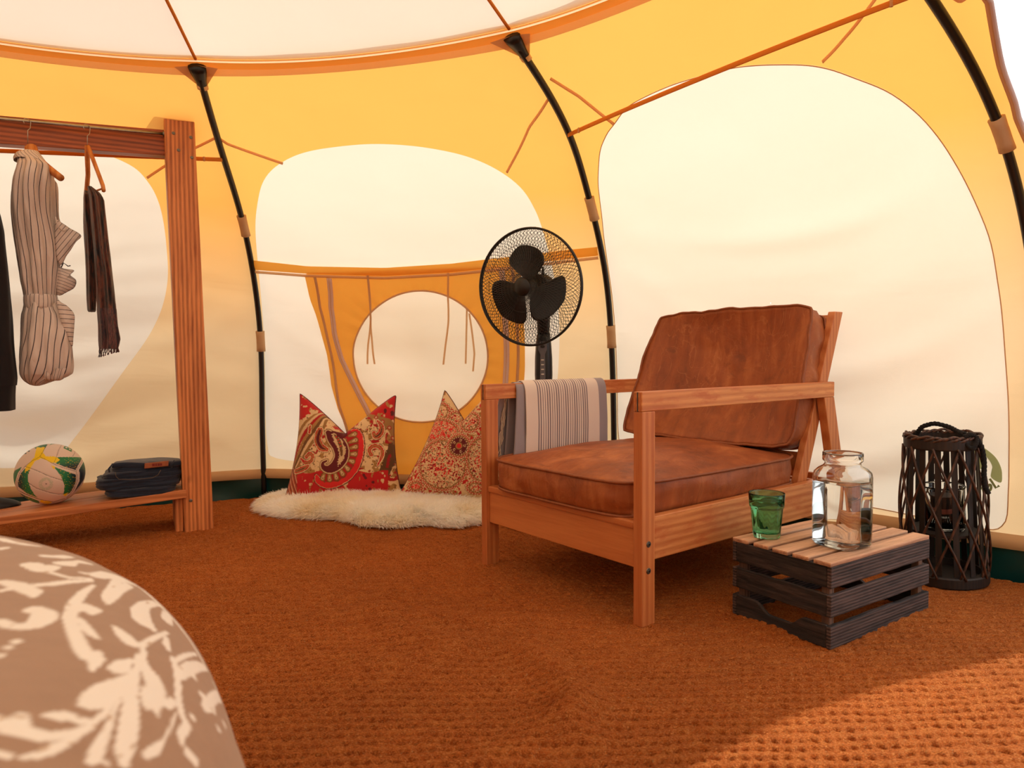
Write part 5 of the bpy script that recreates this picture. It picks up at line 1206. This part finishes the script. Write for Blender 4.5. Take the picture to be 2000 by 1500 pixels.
def print_b(X, Y, px, pz):
    """cream ground, dense red paisley with beaded rings; traced in the cushion's own plane"""
    cx = (px - .27) * 2618 + 1500; cy = 1440 - 2610 * pz; col = np.tile(CR_, X.shape + (1,))
    plain_ = (cy < 330 + np.abs(cx - 640) * -.2) & (cx > 640) | ((cx > 640) & (cy < 480) & (cx < 930) & (cy < (cx - 640) * 1.1 + 200)) | ((cy > 1240) & (cx > 900)) 
    body = ~plain_
    flowers(col, cx, cy, body, .030, .16, GO, 4); flowers(col, cx, cy, body, .040, .12, RE, 8)
    def ring(x0, y0, rx, ry, rot=0, core='speck'):
        c, s = math.cos(rot), math.sin(rot); x = ((cx - x0) * c + (cy - y0) * s) / rx; y = (-(cx - x0) * s + (cy - y0) * c) / ry; r = np.hypot(x, y); t = np.arctan2(y, x); n_ = max(10, int((rx + ry) / 13)); w1 = 60 / (rx + ry)
        r2 = r + .5 * w1 * np.abs(np.sin(t * n_ / 2))
        for lim, cc in ((1 + 1.55 * w1, BR), (1 + 1.4 * w1, CR_ * .95), (1 + .75 * w1, RE * .85), (1 + .45 * w1, CR_)): col[r2 < lim] = cc
        for lim, cc in ((1.0, BR), (1 - .12 * w1, GO * 1.1), (1 - .38 * w1, DK), (1 - .5 * w1, CR_)): col[r < lim] = cc
        tt = (t * n_ / math.pi) % 1; m_ = (r < 1 + .9 * w1) & (r > 1 + .2 * w1) & (np.abs(tt - .5) < .22); col[m_] = RE
        m_ = r < 1 - .5 * w1; nn = vnoise(cx / 15, cy / 15, int(x0) % 97, 2)
        if core == 'speck': col[m_ & (nn > .20)] = RE; col[m_ & (nn < -.36)] = BR; col[m_ & (r < .5) & (nn > .12)] = CM; col[m_ & (nn > .50)] = DK
        elif core == 'red': col[m_ & (nn > -.15)] = CM; col[m_ & (nn < -.42)] = BR; col[m_ & (nn > .4)] = CR_
        else:
            col[m_] = DK; col[m_ & (np.abs(r - .84) < .05) & (((t * 11 / math.pi) % 1) < .5)] = CR_; col[r < .34] = GO; col[r < .22] = CM; col[(np.abs(r - .56) < .11) & (((t * 2.5 / math.pi + .2) % 1) < .32)] = CR_ * .9; col[(np.abs(r - .56) < .05) & (((t * 2.5 / math.pi + .2) % 1) < .25)] = DK
    ring(470, 480, 60, 190, .75); ring(600, 370, 105, 105); ring(800, 450, 80, 80); ring(990, 500, 110, 110); ring(640, 620, 225, 150, .25, 'red'); ring(230, 900, 90, 300, .45); ring(330, 1270, 80, 50, 0, 'red'); ring(670, 1010, 290, 290); ring(870, 790, 125, 125, 0, 'med'); ring(1160, 950, 180, 260); ring(1400, 520, 90, 130, .4); ring(1080, 1280, 90, 60)
    return col
def pillow(name, label, loc, rot, q4, dent, paint, seed, T=.085, n=230):
    """q4: corners BL, BR, TR, TL in (x, z); dent = (centre, depth, width)"""
    o = thing(name, label, 'cushion', loc, rot, 'red paisley cushions on the sheepskin')
    t = np.linspace(-1, 1, n); U, V = np.meshgrid(t, t, indexing='ij')
    q4 = np.array(q4, float); a = (U + 1) / 2; v = (V + 1) / 2
    # sides are drawn in between the ears
    P2 = ((1-a)*(1-v))[..., None]*q4[0] + (a*(1-v))[..., None]*q4[1] + (a*v)[..., None]*q4[2] + ((1-a)*v)[..., None]*q4[3]
    P2[..., 0] -= np.sign(U) * .022 * np.abs(U) ** 3 * (1 - V**2) ; P2[..., 1] += .018 * np.where(V < 0, 1, 0) * np.abs(V) ** 3 * (1 - U**2) * 0
    dc, dd, dw = dent; P2[..., 1] -= dd * np.clip(1 - np.abs(U - dc) / dw, 0, 1) ** 1.12 * v ** 2.6
    th_ = T * ((1 - np.abs(U) ** 3.0) * (1 - np.abs(V) ** 3.0)) ** .52 * (1 - .35 * np.exp(-((U - dc) / .16) ** 2) * v ** 3)
    wr = .007 * vnoise(U * 2.5 + seed, V * 2.5, seed, 3) * ((1 - U**2) * (1 - V**2)) ** .3 + .004 * np.sin((U - dc) * 14 / (.4 + v)) * v ** 3 * (1 - V**4)
    F_ = np.stack([P2[..., 0], -th_ - wr, P2[..., 1]], -1); B_ = np.stack([P2[..., 0], th_ * .75, P2[..., 1]], -1)
    c = paint(U, V, P2[..., 0], P2[..., 1])
    MB().grid(F_).build('front_cover', M['pillow'], o, smooth=True, col=c)
    k = slice(None, None, 3); idx = np.unique(np.append(np.arange(0, n, 3), n - 1)); MB().grid(B_[np.ix_(idx, idx)][::-1]).build('back_cover', M['pillow'], o, smooth=True, col=c[np.ix_(idx, idx)][::-1])
    e = np.concatenate([F_[:, 0], F_[-1, 1:], F_[::-1, -1][1:], F_[0, ::-1][1:-1]]); MB().tube(e[::3], .0028, 6, closed=True).build('edge_seam', M['pillow_seam'], o, smooth=True)
    return o
M['pillow_seam'] = plain('dark_red_seam', (88, 14, 20), .8)
pillow('paisley_cushion', 'red and gold paisley cushion, left one with a deep notch between two pointed ears', (-.795, 3.285, .045), (-.20, 0, .02), [(-.285, .0), (.270, .0), (.232, .490), (-.232, .505)], (-.02, .195, 1.0), print_a, 2)
pillow('paisley_cushion', 'cream and red paisley cushion with plain cream tip behind the chair leg, right one', (-.270, 3.205, .045), (-.22, 0, -.12), [(-.262, .03), (.270, -.005), (.262, .475), (-.065, .520)], (-.38, .135, .62), print_b, 5)

# ------------------------------------------------------------------ bed with printed duvet in the foreground
DUVET_PRINT = [[(-0.395,0.529,0.0053),(-0.383,0.523,0.0055),(-0.374,0.524,0.006),(-0.37,0.531,0.0068),(-0.373,0.546,0.0087),(-0.381,0.56,0.0092),(-0.391,0.565,0.0078),(-0.393,0.559,0.0043)],[(-0.443,0.595,0.003),(-0.437,0.613,0.0043),(-0.423,0.631,0.005),(-0.417,0.652,0.0046),(-0.41,0.673,0.003)],[(-0.459,0.621,0.0055),(-0.443,0.615,0.0081),(-0.421,0.603,0.0083),(-0.413,0.593,0.003)],[(-0.477,0.685,0.0093),(-0.458,0.673,0.01),(-0.46,0.686,0.0088)],[(-0.451,0.667,0.0041),(-0.425,0.662,0.0029),(-0.414,0.679,0.003)],[(-0.492,0.73,0.0069),(-0.485,0.738,0.0075),(-0.486,0.759,0.0058)],[(-0.46,0.711,0.01),(-0.463,0.733,0.0041),(-0.462,0.751,0.0083)],[(-0.59,0.797,0.0065),(-0.569,0.783,0.0074),(-0.548,0.779,0.0082),(-0.539,0.785,0.005)],[(-0.546,0.735,0.0049),(-0.545,0.744,0.0038)],[(-0.431,0.692,0.003),(-0.419,0.698,0.0078),(-0.419,0.727,0.0109),(-0.412,0.742,0.0122),(-0.405,0.745,0.0074)],[(-0.4,0.719,0.0104),(-0.387,0.681,0.0078),(-0.375,0.646,0.0068),(-0.366,0.626,0.0027)],[(-0.4,0.661,0.0018),(-0.392,0.631,0.0039),(-0.378,0.593,0.005),(-0.361,0.562,0.0053),(-0.339,0.534,0.0052),(-0.318,0.511,0.0062),(-0.308,0.507,0.0087),(-0.303,0.503,0.0053),(-0.297,0.489,0.0017)],[(-0.31,0.51,0.0073),(-0.309,0.517,0.0034)],[(-0.366,0.581,0.0019),(-0.372,0.601,0.0051),(-0.363,0.598,0.0071),(-0.358,0.586,0.0034)],[(-0.356,0.567,0.0023),(-0.341,0.552,0.0047),(-0.33,0.543,0.0037),(-0.323,0.54,0.0012)],[(-0.402,0.759,0.0043),(-0.383,0.752,0.0062),(-0.366,0.744,0.0056),(-0.351,0.738,0.0043),(-0.335,0.732,0.0055),(-0.317,0.724,0.0054),(-0.3,0.719,0.0047),(-0.287,0.715,0.0052),(-0.273,0.708,0.004)],[(-0.351,0.738,0.0031),(-0.361,0.729,0.0043),(-0.354,0.679,0.0059),(-0.342,0.648,0.0096),(-0.329,0.63,0.0109),(-0.32,0.629,0.0065),(-0.316,0.625,0.0027)],[(-0.33,0.578,0.0028),(-0.319,0.571,0.0069),(-0.308,0.564,0.0077),(-0.3,0.569,0.0037),(-0.303,0.59,0.0029),(-0.307,0.621,0.0026),(-0.31,0.65,0.0022)],[(-0.3,0.571,0.0018),(-0.291,0.558,0.0031),(-0.284,0.543,0.0017)],[(-0.292,0.548,0.0017),(-0.279,0.523,0.0027),(-0.268,0.5,0.0039),(-0.258,0.479,0.0056),(-0.248,0.461,0.0068),(-0.24,0.445,0.0067),(-0.234,0.431,0.006),(-0.229,0.424,0.004)],[(-0.289,0.534,0.0024),(-0.289,0.518,0.0057),(-0.288,0.506,0.0055),(-0.282,0.516,0.0038)],[(-0.276,0.505,0.0036),(-0.276,0.486,0.0067),(-0.277,0.471,0.0073),(-0.277,0.458,0.0063),(-0.276,0.446,0.0037)],[(-0.281,0.525,0.002),(-0.273,0.496,0.0042),(-0.27,0.471,0.0054),(-0.27,0.455,0.0044),(-0.272,0.446,0.0023)],[(-0.292,0.555,0.0022),(-0.279,0.537,0.0049),(-0.269,0.531,0.008),(-0.259,0.522,0.0085),(-0.252,0.505,0.008),(-0.245,0.495,0.0039),(-0.24,0.491,0.0014)],[(-0.259,0.507,0.0055),(-0.25,0.489,0.0034)],[(-0.299,0.4,0.0045),(-0.291,0.397,0.0063),(-0.284,0.398,0.0059),(-0.275,0.4,0.0051),(-0.269,0.406,0.0036),(-0.264,0.416,0.0025),(-0.261,0.429,0.0024),(-0.262,0.447,0.002),(-0.266,0.469,0.0013)],[(-0.293,0.41,0.004),(-0.286,0.401,0.0046)],[(-0.284,0.419,0.002),(-0.279,0.423,0.0043),(-0.275,0.428,0.0045),(-0.269,0.429,0.0037),(-0.264,0.434,0.0025)],[(-0.28,0.375,0.0031),(-0.276,0.375,0.0031)],[(-0.27,0.378,0.0013),(-0.265,0.386,0.0028),(-0.263,0.394,0.0039),(-0.261,0.405,0.0031),(-0.26,0.419,0.0018),(-0.259,0.434,0.0011)],[(-0.265,0.474,0.0013),(-0.258,0.453,0.0021),(-0.251,0.437,0.0025),(-0.247,0.422,0.0042),(-0.243,0.411,0.0043),(-0.242,0.405,0.0032)],[(-0.277,0.596,0.0034),(-0.258,0.564,0.0035),(-0.243,0.537,0.0032),(-0.23,0.52,0.0034),(-0.222,0.517,0.0041),(-0.219,0.497,0.0038),(-0.213,0.489,0.002)],[(-0.243,0.514,0.0049),(-0.243,0.525,0.0035)],[(-0.26,0.572,0.0054),(-0.265,0.62,0.0066),(-0.268,0.677,0.005),(-0.269,0.709,0.0028)],[(-0.262,0.612,0.005),(-0.255,0.604,0.0039)],[(-0.235,0.588,0.0059),(-0.228,0.595,0.0078),(-0.226,0.571,0.0043)],[(-0.222,0.593,0.0045),(-0.23,0.606,0.0056),(-0.234,0.652,0.0056),(-0.236,0.696,0.0065)],[(-0.343,0.723,0.0061),(-0.329,0.69,0.0071)],[(-0.344,0.738,0.0018),(-0.328,0.732,0.003),(-0.305,0.72,0.0024)],[(-0.304,0.635,0.0022),(-0.294,0.614,0.0041),(-0.288,0.606,0.002)],[(-0.36,0.498,0.0033)],[(-0.358,0.487,0.0032)],[(-0.354,0.473,0.0036)],[(-0.224,0.534,0.0035)],[(-0.206,0.576,0.0034)],[(-0.207,0.613,0.0039)],[(-0.213,0.684,0.0044)],[(-0.274,0.586,0.0028),(-0.279,0.636,0.0026),(-0.284,0.692,0.0017)],[(-0.223,0.445,0.0029),(-0.222,0.458,0.004),(-0.223,0.471,0.0013),(-0.228,0.494,0.001),(-0.234,0.513,0.0011)],[(-0.251,0.702,0.0039),(-0.239,0.699,0.0043)],[(-0.238,0.412,0.0018),(-0.234,0.414,0.0013)],[(-0.205,0.49,0.005),(-0.2,0.492,0.005)]]

BC = np.array([-1.04, .15])
bd = thing('bed', 'bed corner with beige duvet printed with white leafy scrolls in the left foreground', 'bed', (BC[0], BC[1], .004))
def duvet():
    Xr, Yf, n_, p_, z_t, z_b = -.13615, 1.05064, 2.3703, 13.02, .51865, .18209
    th_ = np.concatenate([np.linspace(-.35, 1.75, 560), np.linspace(1.75, 2 * math.pi - .35, 90)[1:-1]]); g = 1 - (1 - np.linspace(0, 1, 380)) ** 2.2
    def R(t): 
        hx_ = np.where(np.cos(t) > 0, Xr - BC[0], .72); hy_ = np.where(np.sin(t) > 0, Yf - BC[1], 1.05); return (np.abs(np.cos(t) / hx_) ** n_ + np.abs(np.sin(t) / hy_) ** n_) ** (-1 / n_)
    r = R(th_); z = z_b + (z_t - z_b) * np.sqrt(np.clip(1 - g**p_, 0, 1))
    P = np.zeros((len(th_), len(g), 3)); P[..., 0] = np.outer(r * np.cos(th_), g); P[..., 1] = np.outer(r * np.sin(th_), g); P[..., 2] = z
    al = np.concatenate([np.zeros((len(th_), 1)), np.cumsum(np.linalg.norm(np.diff(P, axis=1), axis=2), axis=1)], 1)
    U = BC[0] + np.cos(th_)[:, None] * al; V = BC[1] + np.sin(th_)[:, None] * al
    # print
    D = np.full(U.shape, 9.0)
    for st in DUVET_PRINT:
        segs = list(zip(st[:-1], st[1:])) or [(st[0], st[0])]
        for (x1, y1, r1), (x2, y2, r2) in segs:
            mr = max(r1, r2) + .004; x0_, x3, y0_, y3 = min(x1, x2) - mr, max(x1, x2) + mr, min(y1, y2) - mr, max(y1, y2) + mr
            for ox, oy in ((0, 0), (-.62, .1), (-.1, -.62), (-.72, -.52)):
                m_ = (U - ox > x0_) & (U - ox < x3) & (V - oy > y0_) & (V - oy < y3)
                if not m_.any(): continue
                u, v = U[m_] - ox, V[m_] - oy; L2 = (x2 - x1) ** 2 + (y2 - y1) ** 2 + 1e-12
                t = np.clip(((u - x1) * (x2 - x1) + (v - y1) * (y2 - y1)) / L2, 0, 1)
                D[m_] = np.minimum(D[m_], np.hypot(u - x1 - t * (x2 - x1), v - y1 - t * (y2 - y1)) - 1.08 * (r1 + (r2 - r1) * t))
    w_ = 1 - sstep(-.0006, .0008, D + .0006 * vnoise(U * 260, V * 260, 4, 2))
    base = np.array(lin((166, 134, 110))); base = base * (1 + .06 * vnoise(U * 60 + V * 20, V * 160 - U * 60, 6, 3))[..., None]
    col = base * (1 - w_[..., None]) + np.array(lin((244, 238, 228))) * w_[..., None]
    sp_ = (vnoise(U * 120, V * 120, 9, 1) > .86) & (w_ > .5); col[sp_] = np.array(lin((200, 176, 152)))
    # soft creases where the cover hangs down
    dr = np.clip((g - .86) / .14, 0, 1)[None, :]
    s = .006 * vnoise(U * 5, V * 5, 12, 3) + .012 * np.sin(th_ * 17 + 1)[:, None] * dr ** 2 * .5
    P[..., 0] += np.cos(th_)[:, None] * s * dr; P[..., 1] += np.sin(th_)[:, None] * s * dr; P[..., 2] += s * (1 - dr) * .8
    # hem falling to the floor
    hem = [P]
    for q in (.6, .2, .02):
        h_ = P[:, -1:].copy(); h_[..., 2] = z_b * q; h_[..., 0] += .004 * np.cos(th_ * 9)[:, None]; hem.append(h_)
    P = np.concatenate(hem, 1); col = np.concatenate([col] + [col[:, -1:]] * 3, 1)
    return MB().grid(P, wrap_i=True).build('duvet', M['duvet'], bd, smooth=True, col=col)
M['duvet'] = dyed('duvet_cotton', .9, .5, 420, .2)
duvet()
M['mattress'] = cloth('mattress_ticking', (220, 212, 200)); M['bed_wood'] = M['rack_x']
slab('mattress', -.62, .74, -.95, .72, .20, .44, 7, M['mattress'], bd, .004, 6)
bx('bed_frame', M['bed_wood'], bd, -.60, .66, -.90, .62, .03, .195, .01)

# ------------------------------------------------------------------ printed mark on the right wall, seen through the cloth from behind
M['logo_green'] = canvas('green_print', (.42, .47, .24), trans=.45)
LG = {'leafL': [(.883, .1927), (.8943, .1873), (.9055, .1823), (.9067, .1743), (.9118, .1652), (.9097, .1565), (.9036, .1513), (.8958, .1488), (.8857, .1528), (.8809, .1735)], 'leafR': [(.9055, .1823), (.9187, .176), (.9297, .1674), (.9363, .1567), (.9386, .1457), (.9361, .1333), (.9202, .1404), (.9229, .1538), (.9167, .1655), (.9073, .1743)]}
lgo = thing('printed_emblem', 'green leaf emblem with mirrored letters printed on the right wall behind the lantern', 'emblem', tuple(wall_pt(2, .91, .16)))
for k_, pts in LG.items():
    L = smooth_loop(pts, 60); c = L.mean(0); G = c + (L - c)[:, None, :] * np.linspace(.01, 1, 8)[None, :, None]
    child(MB().grid(drape(2, G[..., 0], G[..., 1], -.0025), wrap_i=True).build('leaf', M['logo_green'], smooth=True), lgo)
for nm, pts in (('letter', [(.9185, .1378), (.9284, .1247), (.9336, .1288)]), ('letter', [(.9206, .1246), (.9195, .1221), (.918, .1201), (.9163, .1193), (.9149, .1198), (.9143, .1215), (.9145, .124), (.9155, .1266), (.9171, .1285), (.9188, .1293), (.9201, .1288), (.9206, .1246)]), ('letter', [(.9061, .1248), (.9088, .1138)]), ('letter', [(.9025, .1214), (.9095, .1262)])):
    p = np.array(pts); child(MB().tube(drape(2, p[:, 0], p[:, 1], -.003), .0036, 8, flat=.3, up=(math.cos((PANG[2] + PANG[3]) / 2), math.sin((PANG[2] + PANG[3]) / 2), 0)).build(nm, M['logo_green']), lgo)
